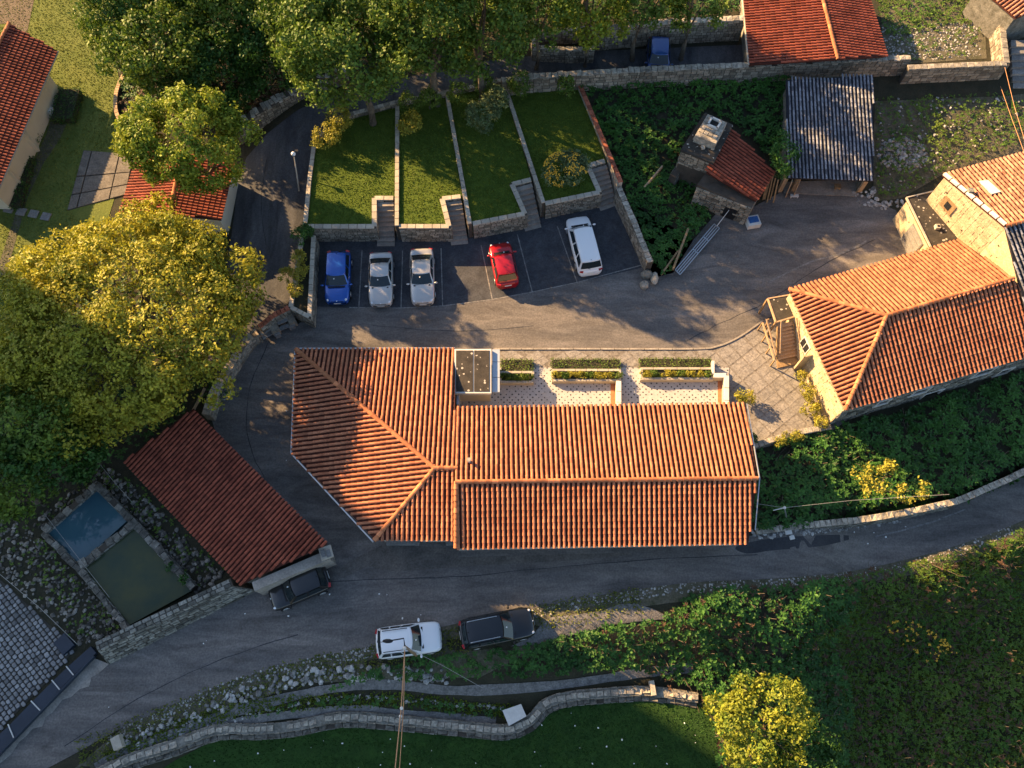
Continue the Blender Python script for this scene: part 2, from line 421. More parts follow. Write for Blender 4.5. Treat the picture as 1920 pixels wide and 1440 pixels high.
def roof_face(thing, pts, e0, e1, key_, ntiles, deck=None, colsp=.30, rowsp=.385, skip=None, part='roof', lift=0.0):
    """one roof slope: a deck with courses of half-round tiles; e0,e1 index the eave edge."""
    pts = [Vector(p) for p in pts]
    ev = (pts[e1]-pts[e0]); o = pts[e0]
    _, n = plane_of(pts[e0], pts[e1], max(pts, key=lambda p: p.z))
    ex = ev.normalized(); ey = n.cross(ex)
    if ey.z < 0: ex = -ex; ey = n.cross(ex)
    uv = [((p-o).dot(ex), (p-o).dot(ey)) for p in pts]
    b = B(); N = len(pts)
    top = [p for p in pts]; bot = [p-Vector((0, 0, .14)) for p in pts]
    a = sum(uv[i][0]*uv[(i+1) % N][1]-uv[(i+1) % N][0]*uv[i][1] for i in range(N))
    idx = list(range(N)) if a > 0 else list(range(N))[::-1]
    b.add([top[i] for i in idx]+[bot[i] for i in idx], [tuple(range(N)), tuple(range(N, 2*N))[::-1]]+[(N+i, N+(i+1) % N, (i+1) % N, i) for i in range(N)])
    dk = thing.part(part, b, deck or (M['deck_grey'] if key_ == 'tile_grey' else M['deck']))
    us = [q[0] for q in uv]; vs_ = [q[1] for q in uv]
    nc = max(1, round((max(us)-min(us))/colsp)); cs = (max(us)-min(us))/nc
    cand = []
    for i in range(nc):
        u = min(us)+(i+.5)*cs
        v = min(vs_)+rowsp*.5
        while v < max(vs_)+rowsp*.3:
            cand.append((u, v)); v += rowsp
    ins = inpoly(np.array(cand)-np.array([0, .06]), uv)
    mats_ = []
    for (u, v), ok in zip(cand, ins):
        if not ok or (skip and skip(u, v)): continue
        c = o+ex*(u+R.uniform(-.008, .008))+ey*(v-.03)+n*(.012+lift)
        rz = R.gauss(0, .012)
        mx = Matrix((ex, ey, n)).transposed().to_4x4() @ Matrix.Rotation(rz, 4, 'Z'); mx.translation = c
        mats_.append(mx)
    pieces(thing, dk, TV[key_], mats_, ntiles, 'roof_tiles')
    return dk, (o, ex, ey, n, uv)
def ridge(thing, a, b, parent=None, var=None, sp=.37, up=.03, maxn=60):
    a, b = Vector(a), Vector(b); d = b-a; L = d.length; ey = d.normalized()
    if ey.z < -.01: a, b = b, a; d = -d; ey = -ey
    ex = ey.cross(Vector((0, 0, 1))).normalized(); n = ex.cross(ey)
    ms = []; k = int(L/sp)+1
    for i in range(k):
        mx = Matrix((ex, ey, n)).transposed().to_4x4(); mx.translation = a+ey*((i+.5)*L/k)+Vector((0, 0, up)); ms.append(mx)
    pieces(thing, parent or thing.e, var or RV, ms, maxn)

# ------------------------------------------------------------------ masonry
def stone_face(b, a, c, z0, z1, nrm, rows=.22, lmin=.22, lmax=.55, gap=.018, prot=(.015, .05), holes=()):
    """courses of separate blocks standing proud of a wall face running a->c."""
    a, c = Vector((a[0], a[1], 0)), Vector((c[0], c[1], 0)); d = c-a; L = d.length
    if L < .05: return
    e = d/L; nrm = Vector((nrm[0], nrm[1], 0)).normalized()
    z = z0
    while z < z1-.05:
        h = rows*R.uniform(.8, 1.25)
        if z+h > z1-.08: h = z1-z
        s = 0.0
        while s < L-.02:
            l = R.uniform(lmin, lmax)
            if s+l > L-.12: l = L-s
            mid = (s+l/2, z+h/2)
            if not any(h0 < mid[0] < h1 and hz0 < mid[1] < hz1 for h0, h1, hz0, hz1 in holes):
                p = R.uniform(*prot); g = gap; i_ = min(.03, l*.15)
                q = [(s+g, z+g), (s+l-g, z+g), (s+l-g, z+h-g), (s+g, z+h-g)]
                jj = [(R.uniform(0, i_), R.uniform(0, i_)) for _ in range(4)]
                sg = [(1, 1), (-1, 1), (-1, -1), (1, -1)]
                base = [a+e*x-nrm*.02+Vector((0, 0, y)) for x, y in q]
                frt = [a+e*(x+sx*dx)+nrm*p+Vector((0, 0, y+sy*dy)) for (x, y), (sx, sy), (dx, dy) in zip(q, sg, jj)]
                flip = e.cross(Vector((0, 0, 1))).dot(nrm) < 0
                fs = [(4, 5, 6, 7), (0, 1, 5, 4), (1, 2, 6, 5), (2, 3, 7, 6), (3, 0, 4, 7)]
                if flip: fs = [f[::-1] for f in fs]
                b.add(base+frt, fs, R.random())
            s += l
        z += h

def capvariants(name, m, l, w, h, n=6, rough=.03):
    mk = []
    for _ in range(n):
        b = B(); j = lambda: R.uniform(-rough, rough)
        x, y = l/2-.008, w/2
        vs = [(-x, -y, 0), (x, -y, 0), (x, y, 0), (-x, y, 0), (-x+.015, -y+.01+j()*.5, h+j()), (x-.015, -y+.01+j()*.5, h+j()), (x-.015, y-.01+j()*.5, h+j()), (-x+.015, y-.01+j()*.5, h+j())]
        b.add(vs, [(0, 1, 5, 4), (1, 2, 6, 5), (2, 3, 7, 6), (3, 0, 4, 7), (4, 5, 6, 7)], R.random()); mk.append(b)
    return Variants(name, mk, m)

def wall(name, label, pts, zt, zb, th, cat='wall', face='stone', core='mortar', cap='cap', capl=.6, caph=.07, capw=None, caprough=.006, rows=.22,
         lmin=.22, lmax=.55, group=None, both=True, maxcap=120, thing=None, pxin=True, kind=None, closed=False, faces=True, ragged=0.0):
    """pts: centre line of the wall top in photo pixels (height zt, number or list); zb base height, None = terrain."""
    n = len(pts); zts = zt if isinstance(zt, (list, tuple)) else [zt]*n
    if pxin: W = [P(x, y, z) for (x, y), z in zip(pts, zts)]
    else: W = [Vector((p[0], p[1], z)) for p, z in zip(pts, zts)]
    t = thing or Thing(name, label, cat, (W[0].x, W[0].y, (zb if zb is not None else hz(W[0].x, W[0].y))), group, kind)
    core_b, st_b, caps = B(), B(), []
    segs = [(i, i+1) for i in range(n-1)]+([(n-1, 0)] if closed else [])
    # mitred outlines
    def nrm(i, j):
        d = (W[j]-W[i]); d.z = 0; d.normalize(); return Vector((-d.y, d.x, 0))
    L_, Rr = [], []
    for i in range(n):
        ns = []
        if i > 0 or closed: ns.append(nrm((i-1) % n, i))
        if i < n-1 or closed: ns.append(nrm(i, (i+1) % n))
        m_ = sum(ns, Vector()).normalized(); k = th/2/max(.4, m_.dot(ns[0]))
        L_.append(W[i]+m_*k); Rr.append(W[i]-m_*k)
    for i, j in segs:
        zbi = [zb if zb is not None else hz(q.x, q.y)-.15 for q in (L_[i], Rr[i], Rr[j], L_[j])]
        q = [(L_[i].x, L_[i].y), (Rr[i].x, Rr[i].y), (Rr[j].x, Rr[j].y), (L_[j].x, L_[j].y)]
        core_b.prism(q, zbi, [W[i].z-.004, W[i].z-.004, W[j].z-.004, W[j].z-.004])
        if faces:
            zl = min(zbi)+.0; nn = nrm(i, j); ztop = min(W[i].z, W[j].z)-.01
            zdrop = abs(W[i].z-W[j].z)
            K = max(1, int(zdrop/.15)) if zdrop > .1 else 1
            for (A, C, s) in (((Rr[i], Rr[j], -1), (L_[i], L_[j], 1)) if both else ((Rr[i], Rr[j], -1),)):
                for k in range(K):
                    a0, a1 = k/K, (k+1)/K
                    stone_face(st_b, A.lerp(C, a0), A.lerp(C, a1), zl, (W[i].z+(W[j].z-W[i].z)*(a0+a1)/2)-.01, nn*s, rows, lmin, lmax)
        if cap:
            d = W[j]-W[i]; Ls = d.length; k = max(1, round(Ls/capl)); e = d.normalized(); ex = e; nz = Vector((0, 0, 1)); ey = nz.cross(ex).normalized(); nz = ex.cross(ey)
            for q_ in range(k):
                mx = Matrix((ex, ey, nz)).transposed().to_4x4() @ Matrix.Diagonal((Ls/k/capl, 1, 1, 1)); mx.translation = W[i]+e*((q_+.5)*Ls/k)
                if ragged:
                    if R.random() < ragged*.5: continue
                    mx = mx @ Matrix.Rotation(R.gauss(0, ragged*.5), 4, 'Z') @ Matrix.Diagonal((1, 1+R.uniform(-ragged, ragged)*1.2, 1+R.uniform(-1, 1.5)*ragged, 1)); mx.translation += ey*R.uniform(-ragged, ragged)*.3
                caps.append(mx)
    t.part('masonry', core_b, M[core])
    if faces and st_b.V: t.part('stone_blocks', st_b, M[face], kind='stuff')
    if cap: pieces(t, t.e, capvariants('cap_stone', M[cap], capl, (capw or th+.06), caph, rough=caprough), caps, maxcap)
    return t, W, L_, Rr

# ------------------------------------------------------------------ foliage
def rdir(n):
    v = NR.normal(size=(n, 3)); return v/np.linalg.norm(v, axis=1, keepdims=True)
def leaf_quads(C, Nn, s, asp=.55):
    """rhombus leaves at C with normals Nn and sizes s."""
    n = len(C); r = rdir(n); a = np.cross(Nn, r); a /= np.linalg.norm(a, axis=1, keepdims=True)+1e-9; b_ = np.cross(Nn, a)
    s = s[:, None]
    V = np.stack([C-a*s*.5, C+b_*s*asp*.5+Nn*s*.06, C+a*s*.5, C-b_*s*asp*.5+Nn*s*.06], 1).reshape(-1, 3)
    return V, np.arange(4*n).reshape(n, 4)
def crown(center, rad, nl, lr, leaf, k=48, seed=0, zmin=-.45, inner=.25, hollow=.45, sprig=6, spread=.9, rr0=.66, rr1=1.14, outw=.9):
    rng = np.random.default_rng(seed)
    c = np.array(center); rad = np.array(rad)
    ld = rng.normal(size=(nl*3, 3)); ld /= np.linalg.norm(ld, axis=1, keepdims=True); ld = ld[ld[:, 2] > zmin][:nl]
    nl = len(ld); lrr = lr*min(rad[0], rad[1])*rng.uniform(.7, 1.25, nl)
    lc = c+ld*(rad-lrr[:, None]*.72)*rng.uniform(rr0, rr1, (nl, 1))
    ni = int(nl*inner)
    if ni:
        ii = c+rng.uniform(-.55, .55, (ni, 3))*rad; lc = np.vstack([lc, ii]); lrr = np.concatenate([lrr, lr*min(rad[0], rad[1])*rng.uniform(.8, 1.2, ni)])
    n = int(k*rad[0]*rad[1]/leaf**2/sprig)
    w = lrr**2; w /= w.sum(); li = rng.choice(len(lc), n, p=w)
    d = rng.normal(size=(n, 3)); d /= np.linalg.norm(d, axis=1, keepdims=True)
    # bias towards the side facing out of the crown
    out = (lc[li]-c)/rad; out /= np.linalg.norm(out, axis=1, keepdims=True)+1e-6
    fl = (d*out).sum(1) < rng.uniform(-.9, .35, n); d[fl] = -d[fl]
    rr = lrr[li]*rng.uniform(.72, 1.10, n)
    sc = lc[li]+d*rr[:, None]*np.array([1, 1, .85])
    e = (((sc-c)/rad)**2).sum(1); keep = (e > hollow**2) & (sc[:, 2] > c[2]-rad[2]*.95)
    sc, d = sc[keep], d[keep]; n = len(sc)
    tint_l = rng.uniform(.25, .75, n)
    C = np.repeat(sc, sprig, 0); D = np.repeat(d, sprig, 0)
    off = rng.normal(size=C.shape)*leaf*spread*.6; C = C+off
    Nn = D*outw+rng.normal(size=C.shape)*.55; Nn /= np.linalg.norm(Nn, axis=1, keepdims=True)
    s = leaf*rng.uniform(.7, 1.3, len(C))
    V, F = leaf_quads(C, Nn, s, .62)
    T = np.clip(np.repeat(tint_l, sprig)+rng.normal(0, .16, len(C)), 0, 1)
    return V, F, T, lc, lrr
def tree(name, label, cat, px, py, hw, hh, zc, rz, leaf, m, seed, nl=26, lr=.34, k=48, trunk=.25, group=None, zmin=-.45, hollow=.45, base=None, off=(0, 0),
         spread=.9, inner=.25, limbs=7, crown_name='crown', sprig=6, rr0=.66, rr1=1.14):
    c = P(px, py, zc); mm = mpp(px, py, zc); rx, ry = hw*mm, hh*mm
    bx, by = (base if base else (c.x+off[0], c.y+off[1])); bz = hz(bx, by)
    if bz > c.z-.2: bz = c.z-.6
    t = Thing(name, label, cat, (bx, by, bz), group)
    V, F, T, lc, lrr = crown(c, (rx, ry, rz), nl, lr, leaf, k, seed, zmin, hollow=hollow, spread=spread, inner=inner, sprig=sprig, rr0=rr0, rr1=rr1)
    put(crown_name, mesh_np('crown', V-np.array(t.loc), F, T, M[m]), t.e)
    if trunk:
        rr = random.Random(seed); b = B(); fork = Vector((bx, by, bz)).lerp(c, .45)
        b.tube([(bx, by, bz-.2), Vector((bx, by, bz)).lerp(fork, .5)+Vector((rr.uniform(-.2, .2), rr.uniform(-.2, .2), 0)), fork], [trunk*1.3, trunk, trunk*.8], 8)
        t.part('trunk', b, M['bark'])
        b = B()
        for i in rr.sample(range(len(lc)), min(limbs, len(lc))):
            q = Vector(lc[i]); mid = fork.lerp(q, .5)+Vector((rr.uniform(-.3, .3), rr.uniform(-.3, .3), rr.uniform(0, .5)))*min(1, rx*.3)
            b.tube([fork, mid, q], [trunk*.55, trunk*.32, trunk*.08], 5)
        t.part('limbs', b, M['bark'])
    return t

def field_pts(poly, dens, rng, pxin=True, margin=0):
    W = [(G(x, y).x, G(x, y).y) for x, y in poly] if pxin else poly
    W = np.array(W); lo, hi = W.min(0), W.max(0); n = int(np.prod(hi-lo)*dens)
    p = rng.uniform(lo, hi, (n, 2)); return p[inpoly(p, W)]
def lump(x, y, sc=1.0, ph=0.0):
    x = x*sc+ph; y = y*sc-ph*.7
    return (np.sin(1.3*x+1.1*np.sin(.9*y+1))+np.sin(1.7*y+1.2*np.sin(1.1*x+2.3*ph))+.6*np.sin(3.1*x+2.2*y+1.5*np.sin(1.9*y))+.6*np.sin(3.7*y-2.6*x+ph))/3.2
def ivy(name, label, poly, m, dens=15, leaf=.24, hgt=.5, seed=1, sprig=5, sc=.9, pxin=True, cat='ground cover', tilt=.55, fall=None, base=None):
    rng = np.random.default_rng(seed); p = field_pts(poly, dens, rng, pxin)
    lm = lump(p[:, 0], p[:, 1], sc, seed)
    keep = rng.uniform(-1.6, 1, len(p)) < lm+.75 if fall is None else rng.uniform(size=len(p)) < fall(p)
    p, lm = p[keep], lm[keep]
    z = H(p[:, 0], p[:, 1]) if base is None else np.full(len(p), base)
    z = z+.08+hgt*(.55+.55*lm)+rng.uniform(-.12, .12, len(p))*hgt*1.6
    z = np.maximum(z, (H(p[:, 0], p[:, 1]) if base is None else base)+.03)
    n = len(p); C = np.repeat(np.column_stack([p, z]), sprig, 0)
    az = (np.tile(np.arange(sprig), n)*(2*math.pi/sprig)+np.repeat(rng.uniform(0, 6.28, n), sprig))+rng.normal(0, .3, n*sprig)
    el = rng.uniform(-.35, .75, n*sprig)
    D = np.column_stack([np.cos(az)*np.cos(el), np.sin(az)*np.cos(el), np.sin(el)])
    s = np.repeat(leaf*rng.uniform(.6, 1.35, n), sprig)*rng.uniform(.8, 1.2, n*sprig)
    side = np.cross(D, [0, 0, 1.0]); side /= np.linalg.norm(side, axis=1, keepdims=True)
    S = s[:, None]
    V = np.stack([C, C+D*S*.5+side*S*.26, C+D*S-np.array([0, 0, .15])*S, C+D*S*.5-side*S*.26], 1).reshape(-1, 3)
    F = np.arange(4*len(C)).reshape(-1, 4)
    T = np.clip(np.repeat(.5+.25*lm+rng.normal(0, .15, n), sprig)+rng.normal(0, .12, n*sprig), 0, 1)
    o = put(name, mesh_np(name, V, F, T, M[m])); o['kind'] = 'stuff'
    if label: o['label'] = label
    return o
def grass(name, label, poly, m, dens=90, h=.10, w=.05, seed=1, pxin=True, z=None, parent=None, thing=None, patch=0, lean=.6):
    rng = np.random.default_rng(seed); p = field_pts(poly, dens, rng, pxin)
    if patch:
        lm = lump(p[:, 0], p[:, 1], 1.7, seed); p = p[rng.uniform(-1, 1, len(p)) < lm+1-patch]
    n = len(p); zz = (H(p[:, 0], p[:, 1]) if z is None else np.full(n, z))
    az = rng.uniform(0, 6.28, n); ln = rng.uniform(.2, lean*2, n)*h; hh = h*rng.uniform(.5, 1.4, n); az2 = az+1.57+rng.normal(0, .3, n)
    base = np.column_stack([p, zz]); sx = np.column_stack([np.cos(az2)*w/2, np.sin(az2)*w/2, np.zeros(n)])
    tip = base+np.column_stack([np.cos(az)*ln, np.sin(az)*ln, hh])
    V = np.stack([base-sx, base+sx, tip+sx*.6, tip-sx*.6], 1).reshape(-1, 3); F = np.arange(4*n).reshape(-1, 4)
    T = np.clip(.5+.3*lump(p[:, 0], p[:, 1], 1.3, seed*1.3)+rng.normal(0, .18, n), 0, 1)
    if thing: V = V-np.array(thing.loc)
    o = put(name, mesh_np(name, V, F, T, M[m]), parent or (thing.e if thing else None)); o['kind'] = 'stuff'
    if label and not thing: o['label'] = label
    return o
def pebbles(name, label, poly, m, dens, r, seed, pxin=True, base=None, jit=.5, thing=None, zoff=.0, squash=.6, patch=0, pts=None):
    rng = np.random.default_rng(seed); p = field_pts(poly, dens, rng, pxin) if pts is None else np.array(pts)
    if patch:
        lm = lump(p[:, 0], p[:, 1], 1.4, seed); p = p[rng.uniform(-1, 1, len(p)) < lm+1-patch]
    n = len(p); z = (H(p[:, 0], p[:, 1]) if base is None else np.full(n, base))+zoff
    a = np.arange(6)*math.pi/3
    rr = r*rng.uniform(1-jit, 1+jit, (n, 1)); ph = rng.uniform(0, 6.28, (n, 1))
    asp = rng.uniform(.6, 1, (n, 1)); ang = a[None]+ph
    jr = rng.uniform(.8, 1.2, (n, 6))
    def ring(sc, zz):
        lx = np.cos(a)[None]*rr*sc*jr; ly = np.sin(a)[None]*rr*asp*sc*jr
        return np.stack([p[:, :1]+lx*np.cos(ph)-ly*np.sin(ph), p[:, 1:2]+lx*np.sin(ph)+ly*np.cos(ph), np.repeat((z[:, None]+zz*rr), 6, 1)], 2)
    r0 = ring(.9, -.15); r1 = ring(1.0, squash*.45); r2 = ring(.55, squash)
    V = np.concatenate([r0, r1, r2], 1).reshape(-1, 3)
    fs = []
    for k in range(6):
        k2 = (k+1) % 6; fs += [(k, k2, 6+k2, 6+k), (6+k, 6+k2, 12+k2, 12+k)]
    fq = np.array(fs); fq2 = np.array([(12, 13, 14, 15), (12, 15, 16, 17)]); fa = np.vstack([fq, fq2])
    F = (fa[None]+np.arange(n)[:, None, None]*18).reshape(-1, 4)
    T = np.repeat(rng.uniform(0, 1, n), len(fa))
    if thing: V = V-np.array(thing.loc)
    o = put(name, mesh_np(name, V, F, T, M[m]), thing.e if thing else None); o['kind'] = 'stuff'
    if label and not thing: o['label'] = label
    return o

# ================================================================== THE GROUND
gb = B(); gb.add([(-400, -400, -15), (400, -400, -15), (400, 400, -15), (-400, 400, -15)], [(0, 1, 2, 3)])
structure('ground', gb, M['soil'])
def terrain():
    xs = np.arange(-60, 60.1, .5); ys = np.arange(-26, 75.1, .5)
    X, Y = np.meshgrid(xs, ys); Z = H(X, Y)
    edge = np.minimum.reduce([X+60, 60-X, Y+26, 75-Y]); Z = np.where(edge < .6, -15.2, Z)
    V = np.column_stack([X.ravel(), Y.ravel(), Z.ravel()]); nx = len(xs); ny = len(ys)
    i = np.arange(nx*ny).reshape(ny, nx); F = np.stack([i[:-1, :-1], i[:-1, 1:], i[1:, 1:], i[1:, :-1]], -1).reshape(-1, 4)
    o = put('terrain', mesh_np('terrain', V, F, None, M['soil'], True)); o['kind'] = 'structure'
terrain()

S_EDGE = [tuple(p[:2]) for p in catmull([(x, y, 0) for x, y in SE_PX], 5)]
road = S_EDGE+[(2150, 760), (1920, 893), (1800, 945), (1650, 975), (1500, 993), (1405, 1005), (1380, 940), (1380, 664), (1340, 654), (1385, 632), (1430, 600), (1500, 575),
    (1560, 540), (1700, 475), (1680, 395), (1600, 358), (1480, 352), (1400, 395), (1345, 398), (1300, 450), (1262, 512), (1222, 522), (1150, 360), (1000, 400), (880, 440), (590, 440),
    (580, 597), (560, 607), (480, 640), (440, 700), (395, 780), (420, 860), (500, 960), (600, 1030), (480, 1108), (330, 1175), (200, 1245), (186, 1262), (172, 1270), (168, 1287), (150, 1292), (134, 1307), (118, 1312), (100, 1335), (86, 1345), (80, 1362), (62, 1366), (50, 1380), (36, 1392),
    (22, 1414), (0, 1432), (-10, 1447), (-60, 1490), (-300, 1700)]
drape('road', road, .03, M['asphalt'], 1.0)
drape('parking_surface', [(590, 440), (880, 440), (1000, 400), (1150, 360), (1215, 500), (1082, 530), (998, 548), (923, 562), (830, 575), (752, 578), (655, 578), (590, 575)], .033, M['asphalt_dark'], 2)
lane = [(380, 700), (405, 600), (425, 500), (440, 400), (446, 340), (462, 296), (500, 252), (560, 206), (640, 178), (760, 146), (900, 116), (1010, 104), (1120, 96), (1400, 84), (1405, 125), (1200, 131), (1010, 142), (940, 150), (830, 177), (740, 197),
        (640, 222), (598, 260), (580, 340), (566, 430), (548, 560), (500, 620), (430, 720)]
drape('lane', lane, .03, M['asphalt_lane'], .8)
drape('dirt_patch', [(725, 1018), (858, 1030), (860, 1045), (1040, 1040), (1180, 1036), (1185, 1040), (1060, 1052), (900, 1060), (800, 1068), (740, 1072), (690, 1062), (640, 1085), (625, 1070), (660, 1050)], .034, mat('dusty_asphalt', (.075, .070, .064), (.14, .125, .11), .9, .95, fine=.4), 2)
drape('concrete_apron', [(172, 1232), (205, 1245), (186, 1262), (172, 1270), (168, 1287), (150, 1292), (134, 1307), (118, 1312), (100, 1335), (86, 1345), (80, 1362), (62, 1366), (50, 1380), (36, 1392), (22, 1414), (0, 1432), (-10, 1447), (-60, 1490), (-60, 1440), (0, 1414), (111, 1296)], .038, M['concrete'], 1.5)
drape('field', [(150, 1540), (330, 1425), (408, 1385), (553, 1375), (643, 1356), (742, 1362), (860, 1374), (946, 1382), (1005, 1362), (1034, 1328), (1130, 1312), (1310, 1320), (1345, 1360), (1350, 1620), (150, 1620)], .02, M['field_soil'], 1)
drape('garden_lawn', [(-90, -60), (230, -60), (190, 40), (225, 150), (215, 200), (245, 260), (240, 290), (200, 420), (60, 620), (-90, 720)], .02, M['rough_grass'], 1)
drape('rough_yard', [(1640, 190), (1890, 180), (2050, 160), (2050, 280), (1780, 320), (1690, 372), (1640, 378)], .02, M['verge'], 1)
drape('upper_yard', [(1640, -60), (1840, -60), (1850, 110), (1700, 120), (1660, 108)], .02, M['verge'], 1)
drape('verge', [tuple(p) for p in S_EDGE[10:]]+[(2150, 905), (1920, 1010), (1850, 1040), (1700, 1080), (1450, 1110), (1300, 1125), (1150, 1145), (1040, 1200), (900, 1270), (700, 1275), (560, 1282), (400, 1345), (250, 1420), (60, 1510)], .024, M['verge'], 1)

def ribbon(name, line, hw, off, m, label=None):
    ps = catmull([(x, y, 0) for x, y in line], 5); W = [G(p[0], p[1]) for p in ps]; L_, R_ = [], []
    rr = random.Random(len(line))
    for i, p in enumerate(W):
        d = W[min(i+1, len(W)-1)]-W[max(i-1, 0)]; d.z = 0; d.normalize(); n = Vector((-d.y, d.x, 0)); k = hw*rr.uniform(.82, 1.15)
        L_.append((p+n*k)[:2]); R_.append((p-n*k)[:2])
    return drape(name, L_+R_[::-1], off, m, 1.0, label, pxin=False)
PATH1 = [(180, 1440), (240, 1408), (340, 1372), (440, 1335), (560, 1303), (650, 1288), (740, 1284), (860, 1295), (1040, 1285), (1200, 1262), (1300, 1252)]
PATH2 = [(190, 1450), (262, 1402), (350, 1374), (496, 1346), (597, 1335), (670, 1330), (742, 1337), (860, 1347), (930, 1352)]
ribbon('path', PATH1, .27, .045, M['gravel']); ribbon('path', PATH2, .25, .045, M['gravel'])
drape('path', [(957, 1212), (995, 1195), (1020, 1165), (1036, 1157), (1085, 1152), (1130, 1145), (1160, 1133), (1188, 1131), (1225, 1142), (1258, 1160), (1200, 1165), (1144, 1172), (1100, 1184), (1042, 1198), (1000, 1210)], .05, M['gravel'], 1)

for pp in ([(1380, 1025), (1445, 1010), (1560, 1003), (1600, 1008), (1540, 1024), (1450, 1032), (1400, 1038)],):
    drape('asphalt_patch', [tuple(q[:2]) for q in catmull([(x, y, 0) for x, y in pp], 4, True)], .035, M['patch'], 2)
# ------------------------------------------------------------------ parking lines, kerb, court paving
def line_px(b, a, c, w, z=.0385):
    A, C = G(*a), G(*c); d = (C-A); d.z = 0; d.normalize(); n = Vector((-d.y, d.x, 0))*w/2
    k = 6
    for i in range(k):
        p, q = A.lerp(C, i/k), A.lerp(C, (i+1)/k)
        b.add([(p-n)+Vector((0, 0, z)), (p+n)+Vector((0, 0, z)), (q+n)+Vector((0, 0, z)), (q-n)+Vector((0, 0, z))], [(0, 3, 2, 1)])
b = B()
for a, c in [((679, 470), (673, 577)), ((755, 470), (752, 578)), ((827, 466), (830, 574)), ((902, 460), (923, 562)), ((970, 440), (998, 548)), ((1045, 425), (1082, 530))]: line_px(b, a, c, .075)
fl = [(655, 577), (752, 578), (830, 574), (923, 562), (998, 548), (1082, 530), (1205, 497)]
for a, c in zip(fl, fl[1:]): line_px(b, a, c, .075, .043)
structure('parking_lines', b, M['line'])
b = B()
cl = [tuple(p[:2]) for p in catmull([(1520, 968, 0), (1640, 990, 0), (1700, 984, 0)], 3)]
line = [(1640, 1006), (1690, 995), (1750, 978), (1810, 955)]
for a, c in zip(line, line[1:]): line_px(b, a, c, .10)
for a, c in [((1500, 500), (1530, 488)), ((1530, 488), (1570, 478)), ((1570, 478), (1600, 466)), ((1600, 466), (1625, 452)), ((1440, 530), (1500, 500))]: line_px(b, a, c, .13)
structure('chalky_crack_lines', b, M['line'])
b = B()
for ln in ([(1285, 640), (1340, 612), (1420, 575), (1490, 532), (1555, 492), (1640, 450)], [(505, 640), (478, 700), (462, 770), (470, 840), (498, 900)], [(600, 1090), (760, 1085), (900, 1078), (1060, 1062), (1240, 1048), (1420, 1040)], [(120, 1400), (260, 1310), (420, 1235), (560, 1190)], [(700, 610), (860, 622), (1000, 612)], [(500, 300), (490, 380), (500, 460)]):
    cp_ = [tuple(q[:2]) for q in catmull([(x, y, 0) for x, y in ln], 5)]
    cp_ = [(x+R.uniform(-1.2, 1.2), y+R.uniform(-1.2, 1.2)) for x, y in cp_]
    for a, c in zip(cp_, cp_[1:]): line_px(b, a, c, R.uniform(.03, .06), .037)
structure('asphalt_seams', b, M['patch'])

court = [(925, 656), (1335, 656), (1385, 634), (1432, 600), (1490, 585), (1540, 650), (1600, 780), (1555, 812), (1420, 842), (1390, 765), (1368, 757), (1368, 698), (1200, 694), (925, 698)]
drape('courtyard_paving_bed', court, .045, M['grout'], 3)
def clip_poly(pts, poly):
    """Sutherland-Hodgman against a convex cell."""
    out = pts
    n = len(poly)
    for i in range(n):
        a, c = poly[i], poly[(i+1) % n]; inp = out; out = []
        f = lambda p: (c[0]-a[0])*(p[1]-a[1])-(c[1]-a[1])*(p[0]-a[0])
        for k in range(len(inp)):
            p, q = inp[k], inp[(k+1) % len(inp)]; fp, fq = f(p), f(q)
            if fp >= 0: out.append(p)
            if (fp >= 0) != (fq >= 0):
                t = fp/(fp-fq); out.append((p[0]+(q[0]-p[0])*t, p[1]+(q[1]-p[1])*t))
        if len(out) < 3: return []
    return out
bedo = bpy.data.objects['courtyard_paving_bed']
cw = [tuple(G(x, y)[:2]) for x, y in court]
u1 = (Vector(G(1500, 640)[:2])-Vector(G(1455, 668)[:2])); u1 = Vector((math.cos(math.radians(38)), math.sin(math.radians(38)))); u2 = Vector((math.cos(math.radians(128)), math.sin(math.radians(128))))
o0 = Vector(G(1440, 700)[:2]); S_ = 1.18
for i in range(-30, 31):
    for j in range(-30, 31):
        c = o0+u1*(i*S_)+u2*(j*S_*1.12)
        g = .045
        cell = [tuple(c+u1*sx*(S_/2-g)+u2*sy*(S_*.56-g)) for sx, sy in ((-1, -1), (1, -1), (1, 1), (-1, 1))]
        if not any(inpoly([q], cw)[0] for q in cell): continue
        a = clip_poly(cell, cell) if all(inpoly([q], cw)[0] for q in cell) else None
        if a is None:
            # keep only cells whose centre is well inside
            if not inpoly([tuple(c)], cw)[0]: continue
            cen = c; a = []
            for q in cell:
                t = 1.0
                while t > .3 and not inpoly([(cen.x+(q[0]-cen.x)*t, cen.y+(q[1]-cen.y)*t)], cw)[0]: t -= .1
                a.append((cen.x+(q[0]-cen.x)*t, cen.y+(q[1]-cen.y)*t))
        b = B(); cx, cy = c; t0 = R.random()
        # each diamond is cracked into four flags
        m_ = [((a[k][0]+a[(k+1) % 4][0])/2, (a[k][1]+a[(k+1) % 4][1])/2) for k in range(4)]
        mid = (sum(q[0] for q in a)/4+R.uniform(-.08, .08), sum(q[1] for q in a)/4+R.uniform(-.08, .08))
        for k in range(4):
            q4 = [a[k], m_[k], mid, m_[k-1]]; qc = (sum(q[0] for q in q4)/4, sum(q[1] for q in q4)/4)
            q4 = [(qc[0]+(q[0]-qc[0])*.965, qc[1]+(q[1]-qc[1])*.965) for q in q4]
            b.prism(q4, .03, .057+R.uniform(-.003, .003), min(1, max(0, t0*.5+R.random()*.5)))
        put('paving_flag', b.mesh('paving_flag', M['paver']), bedo)
